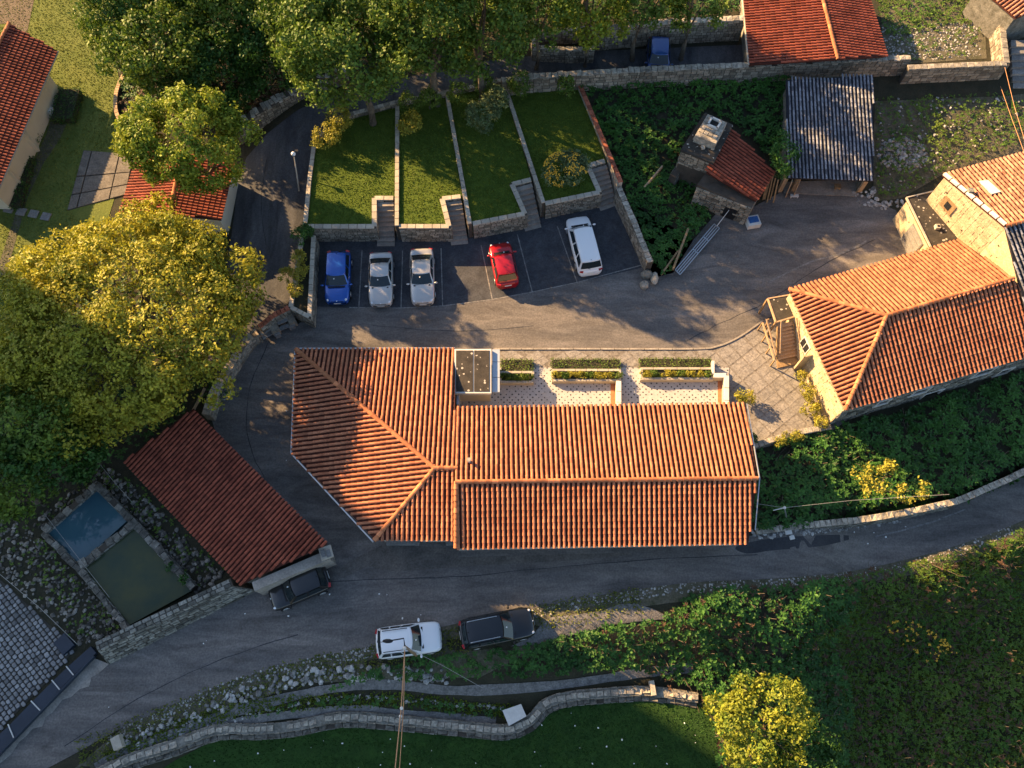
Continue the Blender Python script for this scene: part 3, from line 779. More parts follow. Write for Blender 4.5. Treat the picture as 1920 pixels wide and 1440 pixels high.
# patio of white stone with small dark dots
dm = mat('dotted_white_paving', (.35, .335, .325), (.44, .425, .41), 3, .85, fine=.12, bump=.2)
nt = dm.node_tree; N_ = nt.nodes; L_n = nt.links
geo = N_.new('ShaderNodeNewGeometry'); mp = N_.new('ShaderNodeMapping'); mp.inputs['Rotation'].default_value = (0, 0, math.radians(45)); mp.inputs['Scale'].default_value = (3.6, 3.6, 0)
vo = N_.new('ShaderNodeTexVoronoi'); vo.inputs['Randomness'].default_value = .22; vo.inputs['Scale'].default_value = 1
L_n.new(geo.outputs['Position'], mp.inputs[0]); L_n.new(mp.outputs[0], vo.inputs['Vector'])
lt = N_.new('ShaderNodeMath'); lt.operation = 'LESS_THAN'; lt.inputs[1].default_value = .21; L_n.new(vo.outputs['Distance'], lt.inputs[0])
mx = N_.new('ShaderNodeMix'); mx.data_type = 'RGBA'; src = N_['Principled BSDF'].inputs['Base Color'].links[0].from_socket
L_n.new(lt.outputs[0], mx.inputs['Factor']); L_n.new(src, mx.inputs[6]); mx.inputs[7].default_value = (.05, .05, .055, 1); L_n.new(mx.outputs[2], N_['Principled BSDF'].inputs['Base Color'])
drape('patio', [(857, 690), (1366, 690), (1366, 800), (857, 800)], .085, dm, 5)
kb = [tuple(p) for p in catmull([(925, 655, 0), (1100, 655, 0), (1300, 655, 0), (1345, 650, 0), (1385, 633, 0), (1430, 602, 0)], 4)]
kerb_t = Thing('kerb', None, None, G(925, 655), kind='structure')
kms = []
for a, c in zip(kb, kb[1:]):
    A, C = G(a[0], a[1]), G(c[0], c[1]); d = C-A; k = max(1, round(d.length/1.0))
    for i in range(k):
        mid = A.lerp(C, (i+.5)/k); mxx = Matrix.Translation((mid.x, mid.y, -.02)) @ Matrix.Rotation(math.atan2(d.y, d.x), 4, 'Z') @ Matrix.Diagonal((d.length/k, 1, 1, 1)); kms.append(mxx)
pieces(kerb_t, kerb_t.e, capvariants('kerb_stone', M['concrete'], 1.0, .14, .13, rough=.004), kms, 60)

# ================================================================== BUILDINGS
def body(t, outline, zb, m, drop=.22, inset=.35, name='wall'):
    c = sum((Vector(p) for p in outline), Vector())/len(outline)
    q = []; z = []
    for p in outline:
        d = Vector((c.x-p.x, c.y-p.y)); d.normalize(); q.append((p.x+d.x*inset, p.y+d.y*inset)); z.append(p.z-drop)
    return t.part(name, B().prism(q, zb, z), m)

# ---- main building
A = P(556, 656, 2.0); Bp = P(853, 655, 2.0); plN = plane_of(A, Bp, P(1100, 901, 4.3))
N0 = on_plane(855, 765, plN); N1 = on_plane(1397, 757, plN); RE = on_plane(1420, 897, plN); RW = on_plane(855, 904, plN)
PK = on_plane(815, 878, plN); PK2 = on_plane(853, 878, plN)
t = Thing('farm_building', 'long terracotta tiled building with hipped west wing between the car park and road', 'building', (A.x, A.y, 0))
NB_2 = on_plane(853, 766, plN)
roof_face(t, [A, Bp, PK2, PK], 0, 1, 'tile', 90)
plS = plane_of(RW, RE, P(1403, 1018, 2.7)); S1 = P(1403, 1018, 2.7); S1 = on_plane(1403, 1018, plS); S0 = on_plane(855, 1028, plS)
roof_face(t, [N0, N1, RE, RW], 0, 1, 'tile', 80)
roof_face(t, [S0, S1, RE, RW], 0, 1, 'tile', 80)
D = P(703, 1012, 2.8); plW = plane_of(A, PK, D); Wp = on_plane(549, 850, plW)
roof_face(t, [A, Wp, D, PK], 0, 1, 'tile', 80)
plS2 = plane_of(PK, PK2, D); D2 = on_plane(853, 1012, plS2)
roof_face(t, [D, D2, PK2, PK], 0, 1, 'tile', 30)
up = Vector((0, 0, .06))
rdg = t.part('ridge', B().tube([A+up*.3, PK+up*.3], .05, 6), M['ridge'])
ridge(t, A, PK, rdg); ridge(t, PK, PK2+(PK2-PK).normalized()*.1, rdg); ridge(t, D, PK, rdg); ridge(t, RW, RE, rdg, maxn=80); ridge(t, S0+(RW-S0)*.02, RW, rdg, up=.05)
b = B(); b.prism([(p.x, p.y) for p in (A+Vector((.3, -.3, 0)), Bp+Vector((0, -.3, 0)), Vector((D2.x, D2.y+.4, 0)), D+Vector((.2, .4, 0)), Wp+Vector((.3, 0, 0)))], 0, 1.1)
b.prism([(N0.x, N0.y-.4), (N1.x-.25, N1.y-.4), (RE.x-.25, RE.y), (S1.x-.25, S1.y+.35), (S0.x, S0.y+.35)], 0, [N0.z-.2, N1.z-.2, RE.z-.25, S1.z-.2, S0.z-.2])
t.part('wall', b, M['cream'])
# gutter pipes along the gable and the north eave
b = B(); b.tube([N1+Vector((.12, 0, -.02)), RE+Vector((.14, 0, -.02)), S1.lerp(RE, .2)+Vector((.30, 0, 0))], .045, 6); t.part('verge_flashing', b, M['steel'])
b = B(); b.tube([A+Vector((-.1, .12, -.05)), Bp+Vector((0, .12, -.05))], .055, 6); b.tube([A+Vector((-.12, .1, -.05)), Wp+Vector((-.12, 0, -.05)), D+Vector((-.1, -.12, -.05))], .055, 6); t.part('gutter', b, M['steel'])
# step in the roof edge where the wings meet
vb = on_plane(880, 866, plN); b = B(); b.tube([vb-Vector((0, 0, .1)), vb+Vector((0, 0, .42))], .10, 8); vp = t.part('vent_pipe', b, M['white'])
b = B(); b.tube([vb+Vector((0, 0, .42)), vb+Vector((0, 0, .5))], .14, 8); t.part('vent_cap', b, M['concrete'], vp)
# entrance slabs on the south side
b = B()
for x0, x1 in ((724, 786), (836, 853)):
    p, q = P(x0, 1016, .5), P(x1, 1016, .5); b.box(((p.x+q.x)/2, p.y, .35), (q.x-p.x, .35, .35))
t.part('ledge', b, M['slab'])
# flat roofed annex over the stair, with zinc strip
fz = 2.35
for x0, x1 in ((855, 887), (889, 918)):
    q = [P(x0, 657, fz), P(x1, 657, fz), P(x1, 734, fz), P(x0, 734, fz)]
    t.part('flat_roof_panel', B().prism([(p.x, p.y) for p in q], fz-.12, fz), M['flat_roof'])
q = [P(852, 654, fz), P(921, 654, fz), P(921, 737, fz), P(852, 737, fz)]
t.part('flat_roof_rim', B().prism([(p.x, p.y) for p in q], fz-.35, fz-.03), M['white'])
qs = [(p.x*.99 if False else p.x, p.y) for p in q]; t.part('wall', B().prism([(qs[0][0], qs[0][1]-.1), (qs[1][0]-.1, qs[1][1]-.1), (qs[2][0]-.1, qs[2][1]+.3), (qs[3][0], qs[3][1]+.3)], 0, fz-.37), M['cream'])
for y0, y1 in ((655, 678), (679, 707), (708, 735)):
    q = [P(923, y0, 2.1), P(937, y0, 2.1), P(937, y1, 2.1), P(923, y1, 2.1)]
    t.part('zinc_panel', B().prism([(p.x, p.y) for p in q], 1.98, 2.1), M['panel'])
p = P(860, 752, .9); t.part('post', B().box((p.x, p.y-.1, .95), (.14, 1.0, 1.9)), M['panel'])

# ---- right-hand stone house
t = Thing('stone_house', 'two-sided stone house with hipped terracotta roof and pale sunlit west wall, right of the courtyard', 'house', G(1560, 795))
W0 = P(1480, 543, 3.4); NE = P(1800, 450, 3.4); J = P(1662, 592, 5.3); plN = plane_of(W0, NE, J); K = on_plane(1900, 522, plN)
S0_ = P(1585, 768, 3.4); plS = plane_of(J, K, S0_); SE = on_plane(1985, 650, plS)
roof_face(t, [W0, NE, K, J], 0, 1, 'tile', 100); roof_face(t, [W0, S0_, J], 0, 1, 'tile', 60); roof_face(t, [S0_, SE, K, J], 0, 1, 'tile', 120)
rdg = t.part('ridge', B().tube([J, K], .05, 6), M['ridge'])
ridge(t, W0, J, rdg); ridge(t, S0_, J, rdg); ridge(t, J, K, rdg)
def inset2(p, c, k): d = Vector((c.x-p.x, c.y-p.y, 0)); d.normalize(); return p+d*k
cc = (W0+NE+S0_+SE)/4; w_ = [inset2(p, cc, .18) for p in (W0, S0_, SE, K, NE)]
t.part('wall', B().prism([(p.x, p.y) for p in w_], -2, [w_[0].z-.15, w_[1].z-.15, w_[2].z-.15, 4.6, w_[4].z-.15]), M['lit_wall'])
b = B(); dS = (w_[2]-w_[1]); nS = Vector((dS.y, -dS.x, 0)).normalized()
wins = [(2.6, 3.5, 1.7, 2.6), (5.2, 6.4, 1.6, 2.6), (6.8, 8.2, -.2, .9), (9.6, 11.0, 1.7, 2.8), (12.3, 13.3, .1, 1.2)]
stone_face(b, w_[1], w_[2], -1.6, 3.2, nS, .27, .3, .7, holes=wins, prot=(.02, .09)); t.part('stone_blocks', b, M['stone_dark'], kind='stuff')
e = Vector((dS.x, dS.y, 0)).normalized()
for a, c, z0, z1 in wins:
    m_ = w_[1]+e*(a+c)/2; m_.z = (z0+z1)/2; mm_ = Matrix((e, nS, Vector((0, 0, 1)))).transposed().to_4x4(); mm_.translation = m_+nS*.02
    fr = B()
    for dx, dz, sx, sz in ((0, (z1-z0)/2, c-a, .08), (0, -(z1-z0)/2, c-a+.2, .12), ((c-a)/2, 0, .08, z1-z0), (-(c-a)/2, 0, .08, z1-z0)):
        q = mm_.copy(); q.translation = m_+e*dx+nS*.05+Vector((0, 0, dz)); fr.box(None, (sx, .12, sz), mtx=q)
    f = t.part('window', fr, M['white']); gl = B().box(None, (c-a, .03, z1-z0), mtx=mm_); t.part('pane', gl, M['window_glass'], f)
# west wall stones under the eave and the window by the stair
dW = w_[0]-w_[1]; nW = Vector((-dW.y, dW.x, 0)).normalized(); nW = -nW if nW.x > 0 else nW
ew = Vector((dW.x, dW.y, 0)).normalized(); LW = dW.length
b = B(); 
for i in range(int(LW/.42)):
    q = Matrix((ew, nW, Vector((0, 0, 1)))).transposed().to_4x4(); q.translation = w_[1]+ew*(i*.42+.2)+nW*.12+Vector((0, 0, -.13-R.uniform(0, .04))); b.box(None, (.36, .26, .12), mtx=q, t=R.random())
t.part('cornice_stones', b, M['lit_wall'], kind='stuff')
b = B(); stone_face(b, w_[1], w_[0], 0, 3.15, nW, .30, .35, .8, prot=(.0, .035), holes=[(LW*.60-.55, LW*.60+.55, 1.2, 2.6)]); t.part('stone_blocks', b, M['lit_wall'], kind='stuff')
b = B(); c_ = w_[1]+ew*(LW*.60); c_.z = 1.9; q = Matrix((ew, nW, Vector((0, 0, 1)))).transposed().to_4x4(); q.translation = c_+nW*.02
f = t.part('window', B().box(None, (.95, .06, 1.05), mtx=q), M['white'])
for s in (-.22, .22):
    q2 = q.copy(); q2.translation = c_+nW*.06+ew*s; t.part('pane', B().box(None, (.36, .02, .85), mtx=q2), M['window_glass'], f)
c2 = w_[1]+ew*(LW*.50); 
b = B(); q = Matrix((ew, nW, Vector((0, 0, 1)))).transposed().to_4x4(); q.translation = Vector((c2.x, c2.y, 1.2))+nW*.3; b.box(None, (.12, .7, 2.2), mtx=q); t.part('buttress', b, M['lit_wall'])

# ---- wooden outside stair with porch
pA, pB, pC, pD = P(1440, 560, 2.2), P(1480, 553, 2.2), P(1495, 592, 2.2), P(1455, 604, 2.2)
t = Thing('wooden_stair', 'open timber staircase with dark slab porch roof against the sunlit house wall', 'staircase', G(1450, 650))
t.part('porch_roof', B().prism([(p.x, p.y) for p in (pA, pB, pC, pD)], 2.08, 2.2), M['flat_roof'])
b = B()
for a, c in ((pA, pD), (pD, pC), (pA, pB)): b.beam(a+Vector((0, 0, -.04)), c+Vector((0, 0, -.04)), .09, .16)
t.part('porch_rim', b, M['wood_pale'])
for p in (pA, pD): t.part('post', B().beam((p.x, p.y, 0), (p.x, p.y, 2.1), .12), M['wood'])
sT0, sT1 = P(1458, 612, 1.9), P(1486, 606, 1.9); sB0, sB1 = P(1456, 672, .25), P(1494, 664, .25)
for i in range(10):
    f = i/9.0; a = sT0.lerp(sB0, f); c = sT1.lerp(sB1, f); t.part('step', B().beam(a, c, .26, .05, t=R.random()), M['wood_pale'])
for a, c in ((sT0, sB0), (sT1, sB1)): t.part('stringer', B().beam(a, c, .08, .2), M['wood'])
for a, c in ((sT0, sB0), (sT1, sB1)): t.part('handrail', B().beam(a+Vector((0, 0, .8)), c+Vector((0, 0, .85)), .07), M['wood_pale'])
ol, oh = P(1432, 600, .9), P(1455, 672, .9)
t.part('handrail', B().beam(P(1430, 605, 1.2), P(1452, 676, 1.0), .09), M['wood_pale'])
for f in (0, .33, .66, 1.0):
    p = P(1430, 605, 1.2).lerp(P(1452, 676, 1.0), f); t.part('baluster', B().beam((p.x, p.y, 0), p, .08), M['wood'])
t.part('handrail', B().beam(P(1437, 598, 1.9), P(1455, 664, 1.0), .08), M['wood_pale'])
t.part('brace', B().beam(P(1432, 620, .6), P(1441, 598, 1.9), .08), M['wood']); t.part('brace', B().beam(P(1445, 606, 1.9), P(1433, 622, .3), .08), M['wood'])
t.part('landing', B().prism([(p.x, p.y) for p in (P(1456, 676, .15), P(1498, 666, .15), P(1502, 680, .15), P(1458, 690, .15))], 0, .16), M['wood'])

# ---- tall house, upper right
t = Thing('gabled_house', 'tall house with pale weathered tiles and rough cream gable at the right edge', 'house', G(1720, 440))
E0 = P(1768, 328, 5.4); E1 = P(2010, 262, 5.4); R0 = P(1885, 425, 6.5); pl = plane_of(E0, E1, R0); R1 = on_plane(2010, 388, pl)
dk, fr = roof_face(t, [E0, E1, R1, R0], 0, 1, 'tile_pale', 150)
F0 = P(1925, 590, 4.6); pl2 = plane_of(R0, R1, F0); F1 = on_plane(2060, 540, pl2)
roof_face(t, [F0, F1, R1, R0], 0, 1, 'tile_grey', 80)
ridge(t, R0, R1)
vs = capvariants('verge_stone', M['white'], .62, .24, .12, rough=.02)
d = R0-E0; k = int(d.length/.66); ex = d.normalized(); ey = Vector((0, 0, 1)).cross(ex).normalized(); nz = ex.cross(ey); ms = []
for i in range(k):
    mxx = Matrix((ex, ey, nz)).transposed().to_4x4(); mxx.translation = E0+d*((i+.5)/k)+nz*.10; ms.append(mxx)
pieces(t, t.e, vs, ms, 30)
wl = [E0+Vector((.15, -.1, 0)), R0+Vector((.15, 0, 0)), F0+Vector((.15, .2, 0)), F1, R1, E1+Vector((0, -.4, 0))]
t.part('wall', B().prism([(p.x, p.y) for p in wl], -.3, [p.z-.16 for p in wl]), M['lit_wall'])
gw = R0-E0; gw.z = 0; gnn = Vector((gw.y, -gw.x, 0)).normalized(); gnn = -gnn if gnn.x > 0 else gnn; b = B()
for k_ in range(6): stone_face(b, wl[0].lerp(wl[1], k_/6), wl[0].lerp(wl[1], (k_+1)/6), 0, wl[0].z+(wl[1].z-wl[0].z)*k_/6-.2, gnn, .32, .35, .8, prot=(.0, .035))
stone_face(b, wl[1], wl[2], 0, 4.2, Vector((-1, -.3, 0)), .32, .35, .8, prot=(.0, .035)); t.part('stone_blocks', b, M['lit_wall'], kind='stuff')
sk = [on_plane(x, y, pl)+Vector((0, 0, .16)) for x, y in ((1833, 342), (1850, 340), (1874, 362), (1858, 366))]
t.part('skylight', B().prism([(p.x, p.y) for p in sk], [p.z-.12 for p in sk], [p.z for p in sk]), M['white'])
cp = on_plane(1816, 362, pl); t.part('chimney', B().box((cp.x, cp.y, cp.z+.12), (.34, .34, .5)), M['stone_dark'])
gd = (E0-R0).normalized(); gn = Vector((gd.y, -gd.x, 0)); gn = -gn if gn.x > 0 else gn; gn.normalize()
gq = P(1778, 378, 4.0); gl_ = Vector((R0.x-E0.x, R0.y-E0.y, 0)).normalized(); c_ = E0+Vector((.15, -.1, 0))+gl_*1.5; c_.z = 3.9
q = Matrix((gl_, gn, Vector((0, 0, 1)))).transposed().to_4x4(); q.translation = c_+gn*.03
f = t.part('window', B().box(None, (1.1, .08, 1.0), mtx=q), M['wood']); q2 = q.copy(); q2.translation = c_+gn*.08; t.part('pane', B().box(None, (.45, .03, .55), mtx=q2), M['window_glass'], f)

# ---- annex garage
t = Thing('flat_roof_garage', 'small garage with lichened flat roof and grey door, left of the tall gabled house', 'garage', G(1680, 440))
q = [P(1699, 371, 2.6), P(1762, 356, 2.6), P(1812, 452, 2.6), P(1750, 475, 2.6)]
t.part('flat_roof', B().prism([(p.x, p.y) for p in q], 2.42, 2.6), M['flat_roof'])
c_ = sum(q, Vector())/4; qi = [inset2(p, c_, .18) for p in q]
t.part('wall', B().prism([(p.x, p.y) for p in qi], 0, 2.42), M['lit_wall'])
b = B()
for a, c in ((q[0], q[3]), (q[1], q[2])): b.beam(a+Vector((0, 0, .03)), c+Vector((0, 0, .03)), .10, .12)
b.beam(q[0]+Vector((0, 0, .025)), q[1]+Vector((0, 0, .025)), .08, .10); t.part('roof_kerb', b, M['cap'])
a, c = qi[0], qi[3]; d = (c-a); d.z = 0; L_g = d.length; e = d.normalized(); n = Vector((e.y, -e.x, 0)); n = -n if n.x > 0 else n
for s0, s1, z1 in ((.38, .78, 2.0),):
    m_ = a+d*(s0+s1)/2; q2 = Matrix((e, n, Vector((0, 0, 1)))).transposed().to_4x4(); q2.translation = Vector((m_.x, m_.y, z1/2))+n*.04
    dr = t.part('door', B().box(None, (L_g*(s1-s0), .08, z1), mtx=q2), mat('grey_door', (.16, .165, .16), (.2, .2, .19), 2, .6))
    for k in range(4):
        q3 = q2.copy(); q3.translation = Vector((m_.x, m_.y, .25+k*.5))+n*.09; t.part('door_panel', B().box(None, (L_g*(s1-s0)*.94, .03, .44), mtx=q3), M['slab'], dr)
p = P(1758, 425, 2.75); b = B(); b.box((p.x, p.y, 2.72), (.32, .32, .26)); f = t.part('roof_vent', b, M['cap']); t.part('vent_opening', B().box((p.x+.02, p.y, 2.86), (.16, .16, .03)), M['black'], f)

# ---- grey tiled shed
t = Thing('open_shed', 'open fronted shed with a ribbed grey roof below the long stone wall', 'shed', G(1555, 375))
q = [P(1476, 333, 2.1), P(1638, 339, 2.1)]; pl = plane_of(q[0], q[1], P(1560, 144, 3.3)); q += [on_plane(1637, 141, pl), on_plane(1474, 150, pl)]
roof_face(t, q, 0, 1, 'tile_grey', 260, colsp=.275, rowsp=.40)
for a, c in ((q[0], q[3]), (q[1], q[2])):
    s = .2 if a is q[0] else -.2
    pr = [(a.x+s, a.y+.5), (a.x+s*2, a.y+.5), (c.x+s*2, c.y-.1), (c.x+s, c.y-.1)]; t.part('wall', B().prism(pr, 0, [a.z-.1, a.z-.1, c.z-.15, c.z-.15]), M['stone_dark'])
t.part('floor', B().prism([(q[0].x+.4, q[0].y+.1), (q[1].x-.4, q[1].y+.1), (q[2].x-.4, q[2].y), (q[3].x+.4, q[3].y)], -.1, .07), M['concrete'])
for fx in (.02, .17, .98):
    x = q[0].x+(q[1].x-q[0].x)*fx; t.part('post', B().box((x, q[0].y+.35, 1.0), (.3, .3, 2.0)), M['wood_pale'])
single('stool', B().box((G(1568, 354).x, G(1568, 354).y, .35), (.45, .4, .06)).box((G(1568, 354).x-.15, G(1568, 354).y, .2), (.06, .3, .3)).box((G(1568, 354).x+.15, G(1568, 354).y, .2), (.06, .3, .3)), M['wood'], 'small wooden stool at the open front of the grey roofed shed', 'stool')
for i, (x0, dx) in enumerate(((1480, 0), (1494, 0))):
    p0, p1 = P(x0-6, 366, .05), P(x0+6, 337, 1.9)
    single('plank', B().beam(p0, p1, .42, .05, t=R.random()), M['wood_pale'], ('wide pale board leaning on the grey shed, nearer the stone hut', 'wide pale board leaning on the grey shed, second from the hut')[i], 'board', group='boards leaning on the shed')
pt = G(1488, 370); single('trestle', B().box((pt.x, pt.y, .22), (.6, .25, .06)).box((pt.x-.25, pt.y, .1), (.05, .22, .2)).box((pt.x+.25, pt.y, .1), (.05, .22, .2)), M['white'], 'low white trestle at the foot of the leaning boards', 'trestle')

# ---- stone hut with chimney
t = Thing('stone_hut', 'small stone hut with red tiles, flat slab block and broad square chimney among ivy', 'hut', G(1340, 390))
h0, h1, h2, h3 = P(1452, 322, 2.3), P(1418, 377, 2.3), P(1325, 323, 3.3), P(1375, 244, 3.3)
pl = plane_of(h0, h1, h2); h3 = on_plane(1375, 244, pl)
roof_face(t, [h0, h1, h2, h3], 0, 1, 'tile_red', 110, colsp=.27, rowsp=.36)
wq = [inset2(h1, h3, -.1)+Vector((-.35, -.35, 0)), inset2(h2, h0, -.15)+Vector((-.35, -.35, 0)), inset2(h3, h1, .3), inset2(h0, h2, .3)]
wz = [h1.z-.25, h2.z-.9, h3.z-.25, h0.z-.2]
t.part('wall', B().prism([(p.x, p.y) for p in wq], 0, wz), M['mortar'])
b = B(); 
a, c = wq[1], wq[0]; d = c-a; n = Vector((d.y, -d.x, 0)).normalized(); n = -n if n.y > 0 else n
Lh = Vector((d.x, d.y, 0)).length
stone_face(b, a, c, 0, 2.1, n, .26, .3, .6, prot=(.03, .12), holes=[(Lh*.58, Lh*.80, 0, 1.2)])
a2, c2_ = wq[0], wq[3]; n2 = Vector((1, -.5, 0)); stone_face(b, a2, c2_, 0, 2.0, n2, .26, .3, .6, prot=(.02, .06)); t.part('stone_blocks', b, M['stone'], kind='stuff')
e = Vector((d.x, d.y, 0)).normalized(); m_ = a+e*Lh*.69; q2 = Matrix((e, n, Vector((0, 0, 1)))).transposed().to_4x4(); q2.translation = Vector((m_.x, m_.y, .6))+n*.02
t.part('doorway', B().box(None, (Lh*.22, .06, 1.2), mtx=q2), M['black'])
cb = [P(1322, 211, 3.7), P(1375, 234, 3.7), P(1338, 306, 3.7), P(1276, 281, 3.7)]
t.part('flat_roof', B().prism([(p.x, p.y) for p in cb], 3.5, 3.7), M['flat_roof'])
cc = sum(cb, Vector())/4; ci = [inset2(p, cc, .12) for p in cb]; t.part('wall', B().prism([(p.x, p.y) for p in ci], .3, 3.5), M['mortar'])
b = B(); d = ci[2]-ci[3]; n = Vector((d.y, -d.x, 0)).normalized(); n = -n if n.y > 0 else n; stone_face(b, ci[3], ci[2], 2.2, 3.5, n, .25, .3, .6, prot=(.02, .1))
d = ci[3]-ci[0]; n = Vector((d.y, -d.x, 0)).normalized(); n = -n if n.x > 0 else n; stone_face(b, ci[0], ci[3], 1.5, 3.5, n, .25, .3, .6, prot=(.02, .1)); t.part('stone_blocks', b, M['stone'], kind='stuff')
ch = [P(1327, 214, 4.4), P(1363, 230, 4.4), P(1342, 269, 4.4), P(1303, 254, 4.4)]
f = t.part('chimney', B().prism([(p.x, p.y) for p in ch], 3.7, 4.4), M['cap_old'])
cc = (ch[0]+ch[1])*.36+(ch[2]+ch[3])*.14; 
ang = math.atan2((ch[1]-ch[0]).y, (ch[1]-ch[0]).x)
fb = B()
for dx, dy, sx, sy in ((-.36, 0, .12, .8), (.36, 0, .12, .8), (0, -.36, .84, .12), (0, .36, .84, .12)):
    v = Vector((dx, dy, 0)); v.rotate(Matrix.Rotation(ang, 3, 'Z')); fb.box((cc.x+v.x, cc.y+v.y, 4.5), (sx, sy, .2), rot=ang)
t.part('flue_rim', fb, M['white'], f); t.part('flue_opening', B().box((cc.x, cc.y, 4.405), (.6, .6, .01), rot=ang), M['black'], f)
c3 = (ch[2]+ch[3])*.34+(ch[0]+ch[1])*.16
for i in range(4):
    for j in range(2):
        v = Vector(((i-1.5)*.34, (j-.5)*.34, 0)); v.rotate(Matrix.Rotation(ang, 3, 'Z')); t.part('stone', B().box((c3.x+v.x, c3.y+v.y, 4.44), (.29, .29, .12), rot=ang+R.uniform(-.1, .1), t=R.random()), M['cap_old'], f)
for x, y in ((1304, 259), (1336, 277), (1318, 276)):
    p = P(x, y, 3.78); t.part('loose_stone', B().box((p.x, p.y, 3.78), (.3, .24, .16), rot=R.uniform(0, 3)), M['cap'])
p0, p1 = P(1285, 300, .9), P(1262, 328, .5); b = B(); wall('ruined_wall', 'stub of mossy ruined wall left of the stone hut', [(1283, 300), (1262, 330)], 1.3, 0, .5, faces=True, cap=None, face='stone_dark')
for i in range(4):
    p0, p1 = P(1432+i*6, 374+(i % 2)*6, .03), P(1444+i*5, 328+i*3, 2.0)
    single('pole', B().beam(p0, p1, .10 if i else .25, .05), M['wood'], ('broad brown board propped behind the stone hut', 'thin brown pole propped on the hut, nearest the hut', 'middle brown pole propped beside the stone hut', 'outer brown pole propped between hut and shed')[i], 'pole' if i else 'board', group='poles propped beside the hut')

# ---- house above the long wall
t = Thing('upper_house', 'house with red gabled roof rising behind the long stone wall, top of the picture', 'house', G(1400, 110))
g0, g1 = P(1392, -30, 3.6), P(1406, 121, 3.6); r0, r1 = P(1534, -34, 4.6), P(1570, 111, 4.6); pl = plane_of(g0, g1, r1); r0 = on_plane(1534, -34, pl)
roof_face(t, [g0, g1, r1, r0], 0, 1, 'tile_red', 150, colsp=.27)
g2 = P(1662, 105, 3.7); pl = plane_of(r0, r1, g2); g3 = on_plane(1620, -34, pl)
roof_face(t, [g3, g2, r1, r0], 0, 1, 'tile_red', 110, colsp=.27)
ridge(t, r0, r1)
c_ = (g0+g1+g2+g3)/4; wq = [inset2(p, c_, .3) for p in (g0, g1, g2, g3)]; wq[1].y += 1.1; wq[2].y += 1.1
t.part('wall', B().prism([(p.x, p.y) for p in wq], .8, [p.z-.25 for p in wq]), M['stone_dark'])
b = B(); b.tube([g0+Vector((-.1, 0, 0)), g1+Vector((-.1, 0, 0))], .07, 6); t.part('gutter', b, M['cap'])

# ---- left house
t = Thing('villa', 'villa with red tiled roof and cream walls at the left edge beside the garden', 'house', G(60, 300))
v0, v1 = P(107, 95, 2.6), P(-22, 395, 2.6); v3 = P(18, 45, 3.9); pl = plane_of(v0, v1, v3); v2 = on_plane(-140, 345, pl)
roof_face(t, [v0, v1, v2, v3], 0, 1, 'tile_red', 270, colsp=.27, rowsp=.36)
ridge(t, v2, v3); 
c_ = (v0+v1+v2+v3)/4; wq = [inset2(p, c_, 1.1) for p in (v0, v1, v2, v3)]; wq[0] = inset2(v0, c_, 1.8); wq[1] = inset2(v1, c_, 1.8)
t.part('wall', B().prism([(p.x, p.y) for p in wq], 0, [p.z-.3 for p in wq]), M['cream'])
b = B(); b.tube([v0+Vector((.08, 0, -.05)), v1+Vector((.08, 0, -.05))], .06, 6); t.part('gutter', b, M['cap'])
for x, y in ((84, 172), (52, 262), (22, 330)):
    p = P(x, y, 1.2); t.part('porch_pillar', B().box((p.x, p.y, 1.3), (.5, .5, 2.6), rot=.4), M['cream'])
for x, y, lb in ((104, 214, 'pale square stone block at the corner of the clipped hedge'),):
    p = G(x, y); single('stone_block', B().box((p.x, p.y, .25), (.85, .5, .5), rot=-.15), M['white'], lb, 'stone block')
for x, y, sx, sy in ((110, 190, 1.9, 2.6), ):
    pass
# ---- garage between the trees
t = Thing('tree_garage', 'small garage with gabled red roof showing between the two big trees', 'garage', G(330, 400))
a0, a1 = P(262, 285, 2.3), P(226, 400, 2.3); b0, b1 = P(342, 285, 3.1), P(318, 402, 3.1); c0, c1 = P(438, 310, 2.3), P(414, 412, 2.3)
pl = plane_of(a0, a1, b1); b0 = on_plane(342, 285, pl); roof_face(t, [a0, a1, b1, b0], 0, 1, 'tile_red', 120, colsp=.25, rowsp=.36)
pl = plane_of(b0, b1, c1); c0 = on_plane(438, 310, pl); roof_face(t, [c0, c1, b1, b0], 0, 1, 'tile_red', 120, colsp=.25, rowsp=.36)
ridge(t, b0, b1); c_ = (a0+a1+c0+c1)/4; wq = [inset2(p, c_, .3) for p in (a0, a1, c1, c0)]; t.part('wall', B().prism([(p.x, p.y) for p in wq], 0, [p.z-.2 for p in wq]), M['cream'])

# ---- low red-roofed barn by the ponds
t = Thing('barn', 'long low barn with dark red tiled roof between the ponds and the bend', 'barn', G(400, 980))
q0, q1 = P(233, 865, 1.9), P(452, 1096, 1.9); q2_ = P(613, 1020, 2.9); pl = plane_of(q0, q1, q2_); q3_ = on_plane(363, 766, pl)
roof_face(t, [q0, q1, q2_, q3_], 0, 1, 'tile_red', 290, colsp=.27, rowsp=.38)
c_ = (q0+q1+q2_+q3_)/4; wq = [inset2(p, c_, .35) for p in (q0, q1, q2_, q3_)]; t.part('wall', B().prism([(p.x, p.y) for p in wq], 0, [p.z-.2 for p in wq]), M['stone_dark'])
wa, wb_ = P(474, 1098, 2.0), P(616, 1040, 2.0); d = (wb_-wa); n = Vector((-d.y, d.x, 0)).normalized()
t.part('parapet', B().prism([(p.x, p.y) for p in (wa-n*.34, wb_-n*.30, wb_+n*.30, wa+n*.22)], 0, 2.0), M['concrete'])
p = P(611, 1036, 2.2); f = t.part('hatch', B().box((p.x, p.y, 2.1), (.75, .75, .2), rot=.35), M['cap']); 
for s in (-.16, .16): t.part('hatch_lid', B().box((p.x+s, p.y-.05, 2.22), (.26, .45, .05), rot=.35), M['slab'], f)

